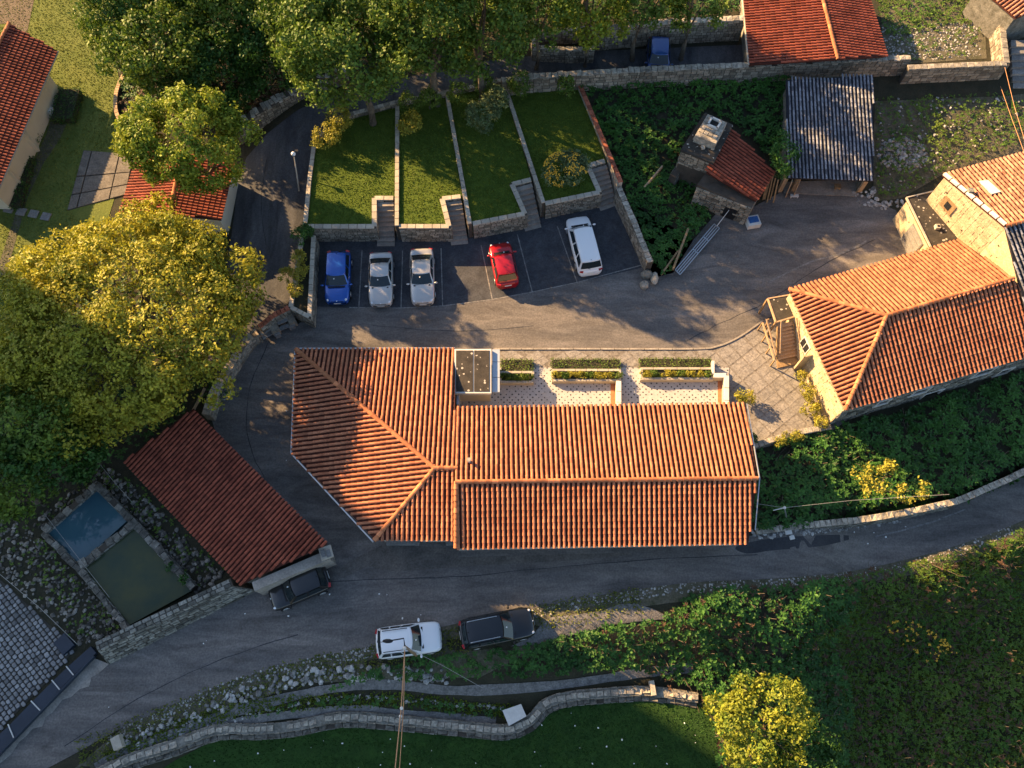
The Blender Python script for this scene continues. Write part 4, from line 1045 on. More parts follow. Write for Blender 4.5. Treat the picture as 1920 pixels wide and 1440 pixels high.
# ---- corner building upper right and steps
t = Thing('corner_roof_house', 'corner of a house with pale old tiles in the top right corner', 'house', G(1860, 20))
k0, k1, k2, k3 = P(1830, -30, 4.5), P(1905, 34, 4.5), P(2010, -10, 5.6), P(1960, -80, 5.6); pl = plane_of(k0, k1, k2); k3 = on_plane(1950, -70, pl)
roof_face(t, [k0, k1, k2, k3], 0, 1, 'tile_pale', 60)
c_ = (k0+k1+k2+k3)/4; wq = [inset2(p, c_, .3) for p in (k0, k1, k2, k3)]; t.part('wall', B().prism([(p.x, p.y) for p in wq], 1.0, [p.z-.2 for p in wq]), M['stone_dark'])
t = Thing('outdoor_steps', 'dark stone steps descending outside the angled wall at the right edge', 'steps', G(1900, 200))
for i in range(9):
    y0 = 75+i*13; z = 2.6-i*.18; q = [P(1896+i*.6, y0, z), P(1960, y0, z), P(1960, y0+12, z), P(1896+i*.6, y0+12, z)]
    t.part('step', B().prism([(p.x, p.y) for p in q], .5, z, R.random()), M['slab'])

# ================================================================== TERRACED LAWNS AND WALLS
ZT = 1.7
lawns = [[(568, 426), (590, 262), (640, 222), (742, 196), (742, 372), (703, 372), (703, 426)],
         [(748, 196), (836, 178), (867, 370), (829, 374), (845, 426), (748, 426)],
         [(842, 177), (942, 155), (997, 337), (958, 346), (985, 400), (886, 421)],
         [(948, 158), (1080, 148), (1137, 304), (1101, 313), (1126, 361), (1022, 383)]]
for i, q in enumerate(lawns):
    W = [P(x, y, ZT) for x, y in q]
    b = B().prism([(p.x, p.y) for p in W], -.3, ZT); structure('lawn', b, M['lawn'])
    grass('lawn_grass', 'short lawn grass on the terraces', [(p.x, p.y) for p in W], 'blade', 120, .055, .06, 20+i, pxin=False, z=ZT, lean=.7)
cap_kw = dict(cap='cap', capl=.62, caph=.08)
fr_ = [[(574, 425), (702, 425), (702, 372), (738, 372)], [(748, 425), (842, 425), (829, 373), (864, 369)], [(886, 420), (984, 401), (960, 346), (996, 337)], [(1022, 382), (1124, 361), (1102, 311), (1134, 302)]]
lb = ['retaining wall and stair surround of the terrace lawn behind the blue hatchback', 'stone retaining wall of the terrace lawn above the right silver car', 'slanting retaining wall of the third terrace lawn, left of the red car', 'retaining wall of the terrace lawn behind the white van']
for q, l in zip(fr_, lb): wall('retaining_wall', l, q, ZT+.02, 0, .30, group='front walls of the terraces', rows=.2, **cap_kw)
dv = [([(572, 422), (580, 340), (590, 262)], 'border wall between lane and the leftmost terrace lawn'), ([(745, 196), (744, 424)], 'straight dividing wall between the first and second terrace lawns'),
      ([(838, 177), (881, 420)], 'dividing wall between the second and third terrace lawns'), ([(945, 156), (1019, 381)], 'dividing wall between the third and fourth terrace lawns')]
for q, l in dv: wall('garden_wall', l, q, ZT+.12, 0, .24, group='walls dividing the terraces', rows=.2, **cap_kw)
wall('brick_topped_wall', 'sloping wall capped with red brick along the ivy beside the last terrace', [(1082, 147), (1164, 342)], 2.1, 0, .28, cap='brick_cap', capl=.45, caph=.06, face='cap', core='cap', faces=False)
wall('back_wall', 'rear wall of the terraces running under the round shrubs', [(590, 262), (640, 219), (742, 192), (837, 173), (944, 150)], 2.05, .3, .26, rows=.2, cap='cap_old', capl=.5)
# stairs
st = [([(707, 378), (738, 377)], [(707, 462), (740, 462)], 'stone flight of steps left of the left silver car'), ([(833, 378), (865, 374)], [(846, 460), (878, 457)], 'stone flight of steps behind the right silver car'),
      ([(963, 351), (997, 342)], [(985, 434), (1015, 426)], 'stone flight of steps behind the red car'), ([(1106, 316), (1137, 307)], [(1126, 396), (1157, 385)], 'stone flight of steps behind the white van')]
for (a, c), (d, e), l in st:
    TA, TC, BD, BE = P(*a, ZT), P(*c, ZT), P(*d, 0), P(*e, 0)
    t = Thing('stair', l, 'stairs', ((BD+BE)/2)[:], 'flights of steps up to the lawns'); n = 9
    for i in range(n):
        f0, f1 = i/n, (i+1)/n; z = ZT*(1-(i+.6)/n)
        q = [TA.lerp(BD, f0), TC.lerp(BE, f0), TC.lerp(BE, f1+.008), TA.lerp(BD, f1+.008)]
        t.part('step', B().prism([(p.x, p.y) for p in q], -.1, z, R.random()), M['step'])
wall('ivy_wall', 'thick rough wall between the car park and the ivy bank', [(1160, 352), (1190, 420), (1219, 492)], [1.7, 1.5, 1.3], 0, .42, cap='cap_old', capl=.4, caprough=.05, capw=.4)
# long wall
wall('long_wall', 'long high stone wall running below the red roofed upper house', [(940, 150), (1000, 143), (1080, 138), (1200, 131), (1360, 124), (1500, 117), (1600, 112), (1707, 108)], 3.2, None, .42, cap='cap_old', capl=.45, caprough=.04, rows=.28, maxcap=160, ragged=.12, lmin=.3, lmax=.7)
wall('angled_wall', 'high stone wall with sunlit coping turning the corner at upper right', [(1702, 127), (1887, 119), (1877, 35)], 3.0, None, .40, cap='cap_old', capl=.5, caprough=.03, rows=.28, lmin=.3, lmax=.7)
wall('yard_wall', 'old wall behind the dark blue car in the shaded yard', [(1112, 55), (1240, 42), (1397, 34)], 3.6, None, .45, cap='cap_old', capl=.5, caprough=.05, rows=.25)
wall('low_enclosure', 'small walled enclosure of stone at the far end of the shaded yard', [(1115, 92), (1060, 92), (1002, 88), (1000, 60), (1112, 52)], 2.9, None, .3, cap='cap_old', capl=.5, caprough=.03)
wall('lane_wall', 'rubble wall curving along the shaded lane under the forest', [(436, 240), (470, 216), (520, 186), (570, 158), (650, 130)], [1.8, 1.9, 2.2, 2.5, 2.8], None, .6, cap='cap_old', capl=.35, caprough=.06, rows=.2, ragged=.3)
wall('curved_edging', 'low curved brick edging beside the garden lawn', [tuple(p[:2]) for p in catmull([(232, 140, 0), (219, 170, 0), (217, 205, 0), (228, 230, 0), (247, 250, 0)], 4)], .4, 0, .25, cap='wood_pale', capl=.3, faces=False)
wall('bend_wall', 'tan stone wall following the bend of the drive under the giant tree', [tuple(p[:2]) for p in catmull([(482, 622, 0), (466, 634, 0), (446, 660, 0), (426, 694, 0), (412, 716, 0), (398, 740, 0), (386, 778, 0)], 3)], 1.1, 0, .5, cap='stone', capl=.28, caph=.05, caprough=.012, core='stone')
wall('planter_wall', 'stone planter wall between the lane and the blue hatchback', [(588, 442), (580, 594), (545, 576), (556, 510), (566, 440)], 1.35, 0, .24, cap='cap', capl=.5)
soil = [P(x, y, 1.2) for x, y in ((570, 440), (586, 440), (578, 588), (548, 572), (558, 510))]; structure('planting_bed', B().prism([(p.x, p.y) for p in soil], 0, 1.2), M['soil'])
wall('niche_wall', 'low wall with sunlit coping behind the stone benches at the bend', [(486, 613), (512, 592), (542, 577)], 1.5, 0, .3, cap='brick_cap', capl=.3, caprough=.03)
t = Thing('stone_bench', 'dark stone bench with table piers built against the wall at the bend', 'bench', G(520, 620))
for x, y, w, h, l in ((512, 610, .55, .8, 1), (544, 594, .5, .8, 1), (519, 624, .4, .45, 2), (546, 608, .45, .45, 2)):
    p = P(x, y, h); t.part('pier' if l == 1 else 'stool_block', B().box((p.x, p.y, h/2), (w, .9 if l == 1 else .4, h), rot=.45), M['stone'] if l == 1 else M['slab'])
for x0, y0, x1, y1, z in ((488, 626, 512, 612, .75), (520, 606, 542, 597, .75), (492, 634, 512, 622, .45), (524, 617, 548, 607, .45)):
    t.part('bench_slab', B().beam(P(x0, y0, z), P(x1, y1, z), .3, .07), M['slab'])
# rocks at the wall end
def rock(x, y, r, label, seed, cat='rock', m='cap_old', z0=None, flat=.7):
    p = G(x, y); rr = random.Random(seed); b = B(); b.ball((p.x, p.y, p.z+r[2]*.6), r, .5, 9, 6)
    b.V = [(p.x+(v[0]-p.x)*rr.uniform(.85, 1.12), p.y+(v[1]-p.y)*rr.uniform(.85, 1.12), v[2]+rr.uniform(-.05, .05)) for v in b.V]
    return single('boulder', b, M[m], label, cat)
rock(1212, 518, (.45, .35, .4), 'dark boulder touching the end of the thick wall', 1, m='stone_dark')
rock(1207, 537, (.35, .33, .35), 'pale round boulder at the car park corner', 2); rock(1226, 524, (.28, .55, .3), 'long tan boulder between the other two rocks', 3, m='cap')
# aluminium frames
t = Thing('aluminium_frame', 'long aluminium scaffold frame lying on the asphalt beside the ivy', 'scaffold frame', G(1306, 470))
a0, a1 = P(1339, 420, .25), P(1266, 506, .25); c0_, c1_ = P(1349, 428, .25), P(1275, 515, .25)
for f in (0, .33, .66, 1.0): t.part('rail', B().beam(a0.lerp(c0_, f), a1.lerp(c1_, f), .06), M['steel'])
for f in (0, .28, .55, 1.0): t.part('crossbar', B().beam(a0.lerp(a1, f), c0_.lerp(c1_, f), .06), M['steel'])
b = B(); b.beam(P(1344, 424, .5), P(1367, 394, 1.0), .04); t.part('tie_rod', b, M['white'])
t = Thing('crate', 'white topped crate with blue sheet standing by the hut corner', 'crate', G(1413, 418)); p = P(1413, 413, .5)
t.part('box', B().box((p.x, p.y, .25), (.95, .85, .5), rot=.2), M['white']); t.part('sheet', B().box((p.x, p.y+.05, .52), (.72, .5, .05), rot=.2), M['blue_sheet'])
t = Thing('window_frame_leaning', 'small old window frame leaning at the hut doorway', 'window frame', G(1376, 408)); a, c = P(1370, 396, .6), P(1382, 400, .6); a_, c_ = P(1368, 408, .03), P(1379, 412, .03)
for u, v in ((a, c), (c, c_), (c_, a_), (a_, a)): t.part('frame_bar', B().beam(u, v, .06), M['slab'])

# ================================================================== PATIO FURNISHINGS
def hedge(name, label, x0, y0, x1, y1, zt, m, leaf=.10, dens=110, seed=1, group=None, cat='hedge'):
    p0, p1 = P(x0, y1, zt), P(x1, y0, zt); t = Thing(name, label, cat, ((p0.x+p1.x)/2, (p0.y+p1.y)/2, 0), group)
    t.part('core', B().prism([(p0.x+.08, p0.y+.08), (p1.x-.08, p0.y+.08), (p1.x-.08, p1.y-.08), (p0.x+.08, p1.y-.08)], 0, zt-.1), M['soil'])
    rng = np.random.default_rng(seed); w, d = p1.x-p0.x, p1.y-p0.y; A_ = [w*d, w*zt, d*zt]; n = int((A_[0]+2*A_[1]+2*A_[2])*dens)
    k = rng.choice(5, n, p=np.array([A_[0], A_[1], A_[1], A_[2], A_[2]])/(A_[0]+2*A_[1]+2*A_[2]))
    u, v = rng.uniform(0, 1, n), rng.uniform(0, 1, n); C = np.zeros((n, 3)); Nn = np.zeros((n, 3))
    C[:, 0] = np.select([k == 0, k == 1, k == 2, k == 3, k == 4], [u*w, u*w, u*w, 0*u, 0*u+w]); C[:, 1] = np.select([k == 0, k == 1, k == 2, k == 3, k == 4], [v*d, 0*v, 0*v+d, u*d, u*d]); C[:, 2] = np.select([k == 0], [0*v+zt], v*zt)
    Nn[:, 0] = np.select([k == 3, k == 4], [-1, 1], 0); Nn[:, 1] = np.select([k == 1, k == 2], [-1, 1], 0); Nn[:, 2] = np.select([k == 0], [1], .2)
    C += rng.normal(0, .035, C.shape); Nn += rng.normal(0, .6, C.shape); Nn /= np.linalg.norm(Nn, axis=1, keepdims=True)
    C[:, 0] += p0.x-t.loc.x; C[:, 1] += p0.y-t.loc.y
    V, F = leaf_quads(C, Nn, leaf*rng.uniform(.7, 1.4, n)); put('foliage', mesh_np('foliage', V, F, rng.uniform(0, 1, n), M[m]), t.e)
    return t
hg = 'clipped hedges beside the patio'
hedge('hedge', 'short clipped hedge strip nearest the zinc strip and flat roof', 938, 672, 1000, 696, .45, 'leaf_forest', seed=1, group=hg)
hedge('hedge', 'middle clipped hedge strip along the patio edge', 1034, 671, 1163, 692, .45, 'leaf_forest', seed=2, group=hg)
hedge('hedge', 'right-hand clipped hedge strip along the patio edge', 1200, 670, 1334, 689, .45, 'leaf_forest', seed=3, group=hg)
for i, (x0, y0, x1, y1, l) in enumerate(((938, 698, 999, 716, 'short'), (1037, 694, 1162, 713, 'middle'), (1203, 691, 1336, 710, 'right-hand'))):
    zt = .5; q = [P(x0, y0, zt), P(x1, y0, zt), P(x1, y1, zt), P(x0, y1, zt)]
    t, *_ = wall('planter_box', f'{l} stone planter box filled with yellow-green shrubs on the patio', [(x0, y0), (x1, y0), (x1, y1), (x0, y1)], zt, 0, .16, cat='planter', faces=False, core='cap', cap='cap', capl=.8, caph=.04, capw=.18, group='planters on the patio', closed=True)
    t.part('soil', B().prism([(p.x, p.y) for p in q], .1, .42), M['soil'])
    n = 4 if i == 0 else 8
    for k in range(n):
        x = x0+8+(x1-x0-16)*k/(n-1)+R.uniform(-3, 3); c = P(x, (y0+y1)/2, .6)
        V, F, T, *_ = crown((c.x, c.y, .55), (.42, .24, .26), 8, .5, .10, 40, seed=200+i*20+k, hollow=.2)
        m = 'leaf_yellow' if (k % 3 != 1 and i) else 'leaf_forest'
        put('shrub', mesh_np('shrub', V-np.array(t.loc), F, T, M[m]), t.e)
def lowwall(pts, label, th=.32, z=.7): return wall('low_patio_wall', label, pts, z, 0, th, faces=False, core='cap', cap='white', capl=.8, caph=.05, capw=th+.02, caprough=.003, group='low walls closing the patio bays')
lowwall([(1160, 714), (1160, 775)], 'low pale wall closing the middle patio bay'); lowwall([(1338, 704), (1362, 704), (1362, 775)], 'low pale wall with return at the right end of the patio')
lowwall([(1337, 676), (1337, 702)], 'short pale wall stub at the end of the right-hand hedge', .16)
for x in (1149, 1350):
    q = [P(x-4, 714, .1), P(x+4, 714, .1), P(x+4, 780, .1), P(x-4, 780, .1)]; structure('brick_strip', B().prism([(p.x, p.y) for p in q], 0, .11), M['rust_brick'])

# ================================================================== PONDS, COBBLES, CHANNEL
wm = mat('pond_water', (.035, .085, .115), (.05, .115, .14), .35, .02, spec=.45)  # blue base colour stands in for the reflected sky
wm2 = mat('murky_water', (.028, .052, .040), (.085, .085, .035), .35, .06, spec=.18)
for q, m_ in (([(181, 912), (241, 974), (146, 1060), (82, 997)], wm), ([(250, 988), (362, 1106), (239, 1174), (152, 1067)], wm2)):
    W = [P(x, y, .35) for x, y in q]; structure('water', B().prism([(p.x, p.y) for p in W], 0, .35), m_)
def kerbwall(pts, label, **k): return wall('pond_kerb', label, pts, .55, 0, k.pop('th', .35), cap='cap_mossy', face='stone_dark', capl=.5, caprough=.03, rows=.2, ragged=.2, group='stone kerbs round the ponds', **k)
kerbwall([(82, 997), (181, 910), (246, 976), (363, 1102)], 'rubble kerb along the far sides of both ponds')
kerbwall([(80, 999), (150, 1070), (238, 1178)], 'rubble kerb along the yard side of both ponds', th=.3)
kerbwall([(249, 982), (150, 1062)], 'pale stone kerb dividing the two ponds', th=.42)
t = Thing('pond_embankment', 'broad sloping rubble wall between the larger pond and the road', 'wall', G(330, 1180))
i0, i1 = P(432, 1084, 1.3), P(178, 1204, 1.3); o0_, o1_ = P(483, 1106, .0), P(204, 1246, .0)
d = (i1-i0).normalized(); n = Vector((-d.y, d.x, 0)); n = -n if n.y > 0 else n
m0, m1 = i0+n*.5, i1+n*.5; m0.z = m1.z = 1.28
b = B(); b.add([i0, i1, m1, m0, o1_, o0_, Vector((i0.x, i0.y, 0)), Vector((i1.x, i1.y, 0))], [(0, 1, 2, 3), (3, 2, 4, 5), (6, 7, 1, 0), (6, 0, 3, 5), (1, 7, 4, 2)][:]); t.part('masonry', b, M['mortar'])
eb = B()
def batter(c0, c1, d1, d0, rows, ll=(.26, .6), h=(.03, .09)):
    for r in range(rows):
        v0, v1 = r/rows, (r+1)/rows; u = R.uniform(0, .01); Lr = (c1-c0).length
        while u < 1:
            w_u = R.uniform(*ll)/Lr; u1 = min(1, u+w_u); f = lambda a, v: c0.lerp(c1, a).lerp(d0.lerp(d1, a), v)
            g, gv = .02/Lr, .06/rows; q = [f(u+g, v0+gv), f(u1-g, v0+gv), f(u1-g, v1-gv), f(u+g, v1-gv)]
            n_ = (q[1]-q[0]).cross(q[3]-q[0])
            if n_.length < 1e-6: u = u1; continue
            n_.normalize(); n_ = -n_ if n_.z < 0 else n_; hh_ = R.uniform(*h); cen = sum(q, Vector())/4
            top = [p.lerp(cen, R.uniform(.06, .2))+n_*hh_ for p in q]
            cr_ = (q[1]-q[0]).cross(q[2]-q[1]); fs = [(4, 5, 6, 7), (0, 1, 5, 4), (1, 2, 6, 5), (2, 3, 7, 6), (3, 0, 4, 7)]
            if cr_.dot(n_) < 0: fs = [x[::-1] for x in fs]
            eb.add(q+top, fs, R.random()); u = u1
batter(i0, i1, m1, m0, 2); batter(m0, m1, o1_, o0_, 8, (.3, .75))
t.part('stone_blocks', eb, M['stone_dark'], kind='stuff')
pebbles('rubble', 'pale rubble stones between pond and barn', [(187, 905), (205, 872), (251, 912), (330, 990), (428, 1082), (368, 1110), (300, 1040), (248, 985)], 'pebble_dark', 26, .13, 6, patch=.2)
pebbles('rubble', 'rubble stones on the slope between cobbled yard and ponds', [(-60, 940), (50, 985), (150, 1080), (232, 1180), (180, 1205), (146, 1208), (73, 1142), (0, 1072), (-60, 1030)], 'pebble_dark', 22, .11, 7, patch=.35)
pebbles('rubble', 'rubble stones above the upper pond', [(60, 985), (150, 910), (190, 870), (182, 908), (84, 992)], 'pebble_dark', 20, .12, 8, patch=.2)
ivy('weeds', 'weeds among the pond rubble', [(-60, 900), (60, 960), (190, 870), (260, 905), (430, 1070), (360, 1105), (246, 990), (180, 910), (85, 1000), (235, 1175), (140, 1200), (0, 1060), (-60, 1000)], 'leaf_brush', 7, .12, .15, 31)
# cobbled yard
yard = [(-80, 1030), (0, 1086), (73, 1153), (142, 1216), (99, 1268), (0, 1368), (-80, 1450)]
yo = drape('cobbled_yard', yard, .02, M['joint'], 3)
yw = [tuple(G(x, y)[:2]) for x, y in yard]
yt = Thing.__new__(Thing); yt.loc = Vector((0, 0, 0)); yt.e = yo
rows_ms = []; ang = math.radians(-44); c0s = Vector(G(40, 1240)[:2]); ca, sa = math.cos(ang), math.sin(ang)
j = -40
yy = -12.0
while yy < 12:
    h = R.uniform(.24, .32); xx = -12.0+R.random()*.3
    while xx < 12:
        l = R.uniform(.24, .42); px_, py_ = c0s.x+(xx+l/2)*ca-(yy+h/2)*sa, c0s.y+(xx+l/2)*sa+(yy+h/2)*ca
        if inpoly([(px_, py_)], yw)[0]: rows_ms.append(Matrix.Translation((px_, py_, .01)) @ Matrix.Rotation(ang+R.gauss(0, .05), 4, 'Z') @ Matrix.Diagonal((l/.3, h/.3, 1, 1)))
        xx += l
    yy += h
def settmk():
    b = B(); k = 6; r1 = [(.13*math.copysign(abs(math.cos(a))**.55, math.cos(a))*R.uniform(.88, 1.05), .13*math.copysign(abs(math.sin(a))**.55, math.sin(a))*R.uniform(.88, 1.05)) for a in [math.pi/8+i*math.pi/4 for i in range(8)]]
    vs = [(x, y, 0) for x, y in r1]+[(x, y, .045) for x, y in r1]+[(x*.78, y*.78, .07+R.uniform(-.008, .008)) for x, y in r1]
    b.add(vs, [(i, (i+1) % 8, 8+(i+1) % 8, 8+i) for i in range(8)]+[(8+i, 8+(i+1) % 8, 16+(i+1) % 8, 16+i) for i in range(8)]+[tuple(range(16, 24))], R.random()); return b
pieces(yt, yo, Variants('cobblestone', [settmk() for _ in range(8)], M['sett']), rows_ms, 300, 'cobblestones')
t = Thing('drain_channel', 'blue-black covered channel beside the cobbled yard', 'channel', G(80, 1310))
tops = [(170, 1212), (126, 1251), (99, 1277), (60, 1316), (17, 1360), (-40, 1412)]; bots = [(180, 1224), (138, 1266), (112, 1293), (76, 1333), (26, 1384), (-28, 1440)]
for i in range(5):
    a, c_, d, e = P(*tops[i], .35), P(*tops[i+1], .35), P(*bots[i+1], .35), P(*bots[i], .35); f = .985
    q = [a, a.lerp(c_, f), e.lerp(d, f), e]; t.part('cover', B().prism([(p.x, p.y) for p in q], .05, .35), M['dark_metal'])
    if i: t.part('joint_strip', B().beam(P(tops[i][0]-2, tops[i][1]-2, .38), P(bots[i][0], bots[i][1], .38), .06, .04), M['white'])
t.part('side_rail', B().beam(P(-30, 1445, .3), P(178, 1230, .3), .08, .3), M['dark_metal'])
p = G(124, 1208); single('inspection_pit', B().box((p.x, p.y, .15), (1.0, .8, .3), rot=-.75), M['dark_metal'], 'dark box at the top end of the covered channel', 'box')

# ================================================================== LOWER BANK
LW = [tuple(p[:2]) for p in catmull([(150, 1470, 0), (233, 1428, 0), (321, 1399, 0), (408, 1368, 0), (480, 1367, 0), (553, 1361, 0), (643, 1344, 0), (742, 1350, 0), (860, 1361, 0), (946, 1368, 0), (992, 1352, 0), (1019, 1322, 0), (1060, 1307, 0), (1130, 1300, 0), (1217, 1296, 0), (1307, 1309, 0)], 3)]
wz_ = []
for x, y in LW:
    g = G(x, y); wz_.append(g.z+.35)
wall('dry_stone_wall', 'winding double course dry stone wall above the dark field', [tuple(G(x, y)[:2]) for x, y in LW], wz_, None, .55, cap='cap_old', capl=.42, caprough=.05, capw=.30, ragged=.14, rows=.2, pxin=False, maxcap=200, core='stone_dark')
lw2 = []
for i_, (x, y) in enumerate(LW):
    a_, c_ = G(*LW[max(i_-1, 0)]), G(*LW[min(i_+1, len(LW)-1)]); d = c_-a_; d.z = 0; d.normalize(); q = G(x, y); lw2.append((q.x+d.y*.42, q.y-d.x*.42))
wall('dry_stone_ledge', 'lower stone ledge at the foot of the winding dry stone wall', lw2, [z-.28 for z in wz_], None, .30, cap='cap_mossy', face='stone_dark', capl=.5, caprough=.05, capw=.26, ragged=.15, rows=.2, pxin=False, maxcap=60)
def strip(line, hw):
    ps = catmull([(x, y, 0) for x, y in line], 4); W = [G(p[0], p[1]) for p in ps]; L_, R_ = [], []
    for i, p in enumerate(W):
        d = W[min(i+1, len(W)-1)]-W[max(i-1, 0)]; d.z = 0; d.normalize(); n = Vector((-d.y, d.x, 0)); L_.append(tuple((p+n*hw)[:2])); R_.append(tuple((p-n*hw)[:2]))
    return L_+R_[::-1]
pebbles('rubble', 'tumbled pale stones below the lower road', strip([(230, 1400), (380, 1338), (470, 1300), (560, 1272), (640, 1264), (735, 1264), (840, 1270)], .42), 'pebble', 22, .14, 9, pxin=False, squash=.8, patch=.45)
pebbles('gravel_edge', 'gravel and small stones along the lower road edge', strip([(200, 1392), (400, 1300), (560, 1250), (700, 1220), (800, 1196)], .35), 'pebble', 60, .06, 10, pxin=False, patch=.2)
pebbles('gravel_edge', 'gravel along the road beyond the black estate car', strip([(1000, 1152), (1150, 1122), (1300, 1102), (1450, 1095), (1600, 1080), (1750, 1048), (1900, 992)], .3), 'pebble', 50, .06, 11, pxin=False, patch=.3)
pebbles('rubble', 'loose stones beside the lower road wall top', strip([(1410, 1003), (1500, 995), (1600, 985), (1690, 970)], .28), 'pebble', 45, .10, 12, pxin=False)
pebbles('rubble', 'stones between the two lower paths', strip([(250, 1412), (400, 1360), (560, 1318), (650, 1308), (740, 1310), (860, 1322), (950, 1330)], .12), 'pebble', 30, .09, 13, pxin=False)
pebbles('rubble', 'stone heap in the rough yard', [(1652, 270), (1690, 255), (1735, 275), (1742, 300), (1710, 325), (1670, 318), (1645, 295)], 'pebble', 45, .13, 14, squash=.9)
pebbles('rubble', 'white stones at the shed corner', [(1600, 358), (1640, 352), (1645, 380), (1690, 372), (1700, 390), (1640, 392), (1610, 385)], 'pebble', 22, .13, 15)
pebbles('gravel_edge', 'gravel in the yard behind the angled wall', [(1652, 50), (1830, 40), (1840, 105), (1700, 115), (1662, 100)], 'pebble', 30, .07, 16)
grass('grass', 'verge grass below the lower road', strip([(150, 1415), (300, 1352), (440, 1300), (560, 1262), (700, 1236), (860, 1200), (1000, 1160), (1200, 1125)], .8), 'blade_dry', 75, .14, .07, 40, pxin=False, patch=.25)
grass('grass', 'bank grass between the lower paths', strip([(200, 1425), (350, 1360), (460, 1330), (560, 1318), (740, 1312), (860, 1325), (960, 1335)], .4), 'blade', 110, .16, .08, 41, pxin=False, patch=.2)
ivy('weeds', 'leafy weeds on the bank under the two estate cars', [(600, 1300), (720, 1250), (800, 1225), (900, 1225), (1010, 1205), (1060, 1190), (1100, 1230), (1050, 1265), (900, 1275), (720, 1275)], 'leaf_ivy', 16, .20, .35, 33)
ivy('weeds', 'weeds on the bank between the lower paths', [(480, 1335), (560, 1316), (660, 1304), (760, 1306), (860, 1318), (960, 1330), (940, 1345), (800, 1332), (660, 1322), (540, 1334), (480, 1345)], 'leaf_ivy', 16, .15, .2, 34)
grass('grass', 'dark short grass of the lower field', [(150, 1560), (330, 1428), (408, 1390), (553, 1378), (643, 1360), (742, 1366), (860, 1378), (946, 1386), (1005, 1366), (1036, 1330), (1130, 1314), (1310, 1322), (1345, 1360), (1350, 1560)], 'blade_field', 120, .07, .06, 42)
rng = np.random.default_rng(3); fp = field_pts([(330, 1440), (560, 1385), (740, 1370), (940, 1390), (1040, 1335), (1300, 1330), (1340, 1400), (1330, 1500), (300, 1500)], .45, rng)
pebbles('daisies', 'scattered white daisies in the lower field', None, 'bloom', 0, .045, 5, pts=fp, base=H(fp[:, 0], fp[:, 1])+.12)
rng = np.random.default_rng(9); fp = np.vstack([field_pts([(100, 1400), (200, 1250), (500, 1130), (700, 1090), (800, 1150), (300, 1330)], .12, rng), field_pts([(400, 700), (540, 640), (540, 900), (620, 980), (500, 900)], .12, rng), field_pts([(1400, 1000), (1700, 985), (1800, 960), (1600, 1030), (1400, 1040)], .2, rng)])
pebbles('litter', 'small white specks scattered on the asphalt', None, 'bloom', 0, .05, 5, pts=fp, base=H(fp[:, 0], fp[:, 1])+.04)
for x, y, s, l in ((1478, 997, .42, 'larger pale slab fallen on the road edge below the ivy'), (1485, 1008, .3, 'smaller pale slab on the asphalt below the ivy')):
    p = G(x, y, .1); single('fallen_slab', B().box(p, (s, s*.8, .12), rot=.2), M['white'], l, 'stone slab')
b = B(); q = [G(x, y, .45) for x, y in ((942, 1332), (977, 1320), (987, 1343), (954, 1361))]; zq = q[0].z+.1
t = Thing('white_board', 'white square board lying on the dry stone wall by the field', 'board', q[0][:]); t.part('board_sheet', B().prism([(p.x, p.y) for p in q], zq-.05, zq, bottom=True), M['white']); t.part('support', B().prism([(p.x*.9+q[2].x*.1, p.y*.9+q[2].y*.1) for p in q], zq-.6, zq-.055), M['stone_dark'])
p = G(1223, 1290, .35); single('stone_slab', B().box(p, (.28, .85, .5), rot=.12), M['cap'], 'upright pale slab crossing the dry stone wall above the field', 'stone slab')
p = G(222, 1392, .3); single('marker_stone', B().box(p, (.5, .7, .6), rot=.5), M['cap'], 'pale marker stone at the lower left road verge', 'marker stone')

# ------------------------------------------------------------------ ivy and brush banks
ivy('ivy', 'dense ivy covering the bank around the stone hut', [(1092, 165), (1300, 158), (1478, 152), (1486, 330), (1462, 326), (1380, 236), (1322, 208), (1270, 282), (1330, 372), (1335, 400), (1296, 450), (1262, 508), (1238, 520), (1222, 490), (1168, 350), (1086, 165)], 'leaf_ivy', 20, .25, .55, 51)
ivy('ivy', 'dense ivy bank between the stone house and lower road', [(1424, 845), (1556, 803), (1620, 788), (1700, 770), (1860, 716), (2100, 660), (2100, 800), (1925, 890), (1800, 942), (1650, 970), (1500, 988), (1408, 996)], 'leaf_ivy', 20, .27, .6, 52)
ivy('brambles', 'green brambles filling the slope below the lower road', [(1010, 1205), (1060, 1188), (1150, 1172), (1235, 1165), (1300, 1108), (1450, 1098), (1620, 1084), (1560, 1200), (1600, 1330), (1560, 1520), (1345, 1520), (1335, 1345), (1305, 1290), (1200, 1255), (1050, 1262), (930, 1250)], 'leaf_ivy', 20, .25, .75, 53)
ivy('brush', 'dull brush and long grass on the lower right slope', [(1540, 1092), (1800, 1034), (1930, 985), (2150, 900), (2150, 1560), (1500, 1560), (1540, 1330), (1500, 1200)], 'leaf_brush', 34, .14, .22, 54, sc=1.2)
grass('grass', 'long grass on the lower right slope', [(1480, 1150), (1800, 1050), (1930, 1000), (2100, 930), (2100, 1540), (1500, 1540)], 'blade', 110, .20, .05, 55, patch=.15)
ivy('sun_fleck_patch', 'scattered golden leaves painting sunlit flecks in the brush of the right-hand slope', [(1650, 1170), (1700, 1160), (1760, 1195), (1795, 1235), (1740, 1245), (1690, 1215)], 'bloom_and_sun_fleck', 9, .10, .55, 62)  # golden leaf colour paints the sunlit flecks of the brush
ivy('creeper', 'bronze undergrowth beneath the forest by the lane wall', [(400, 120), (560, 120), (560, 165), (440, 235), (300, 240), (240, 240), (225, 180)], 'leaf_red', 12, .22, .5, 56)
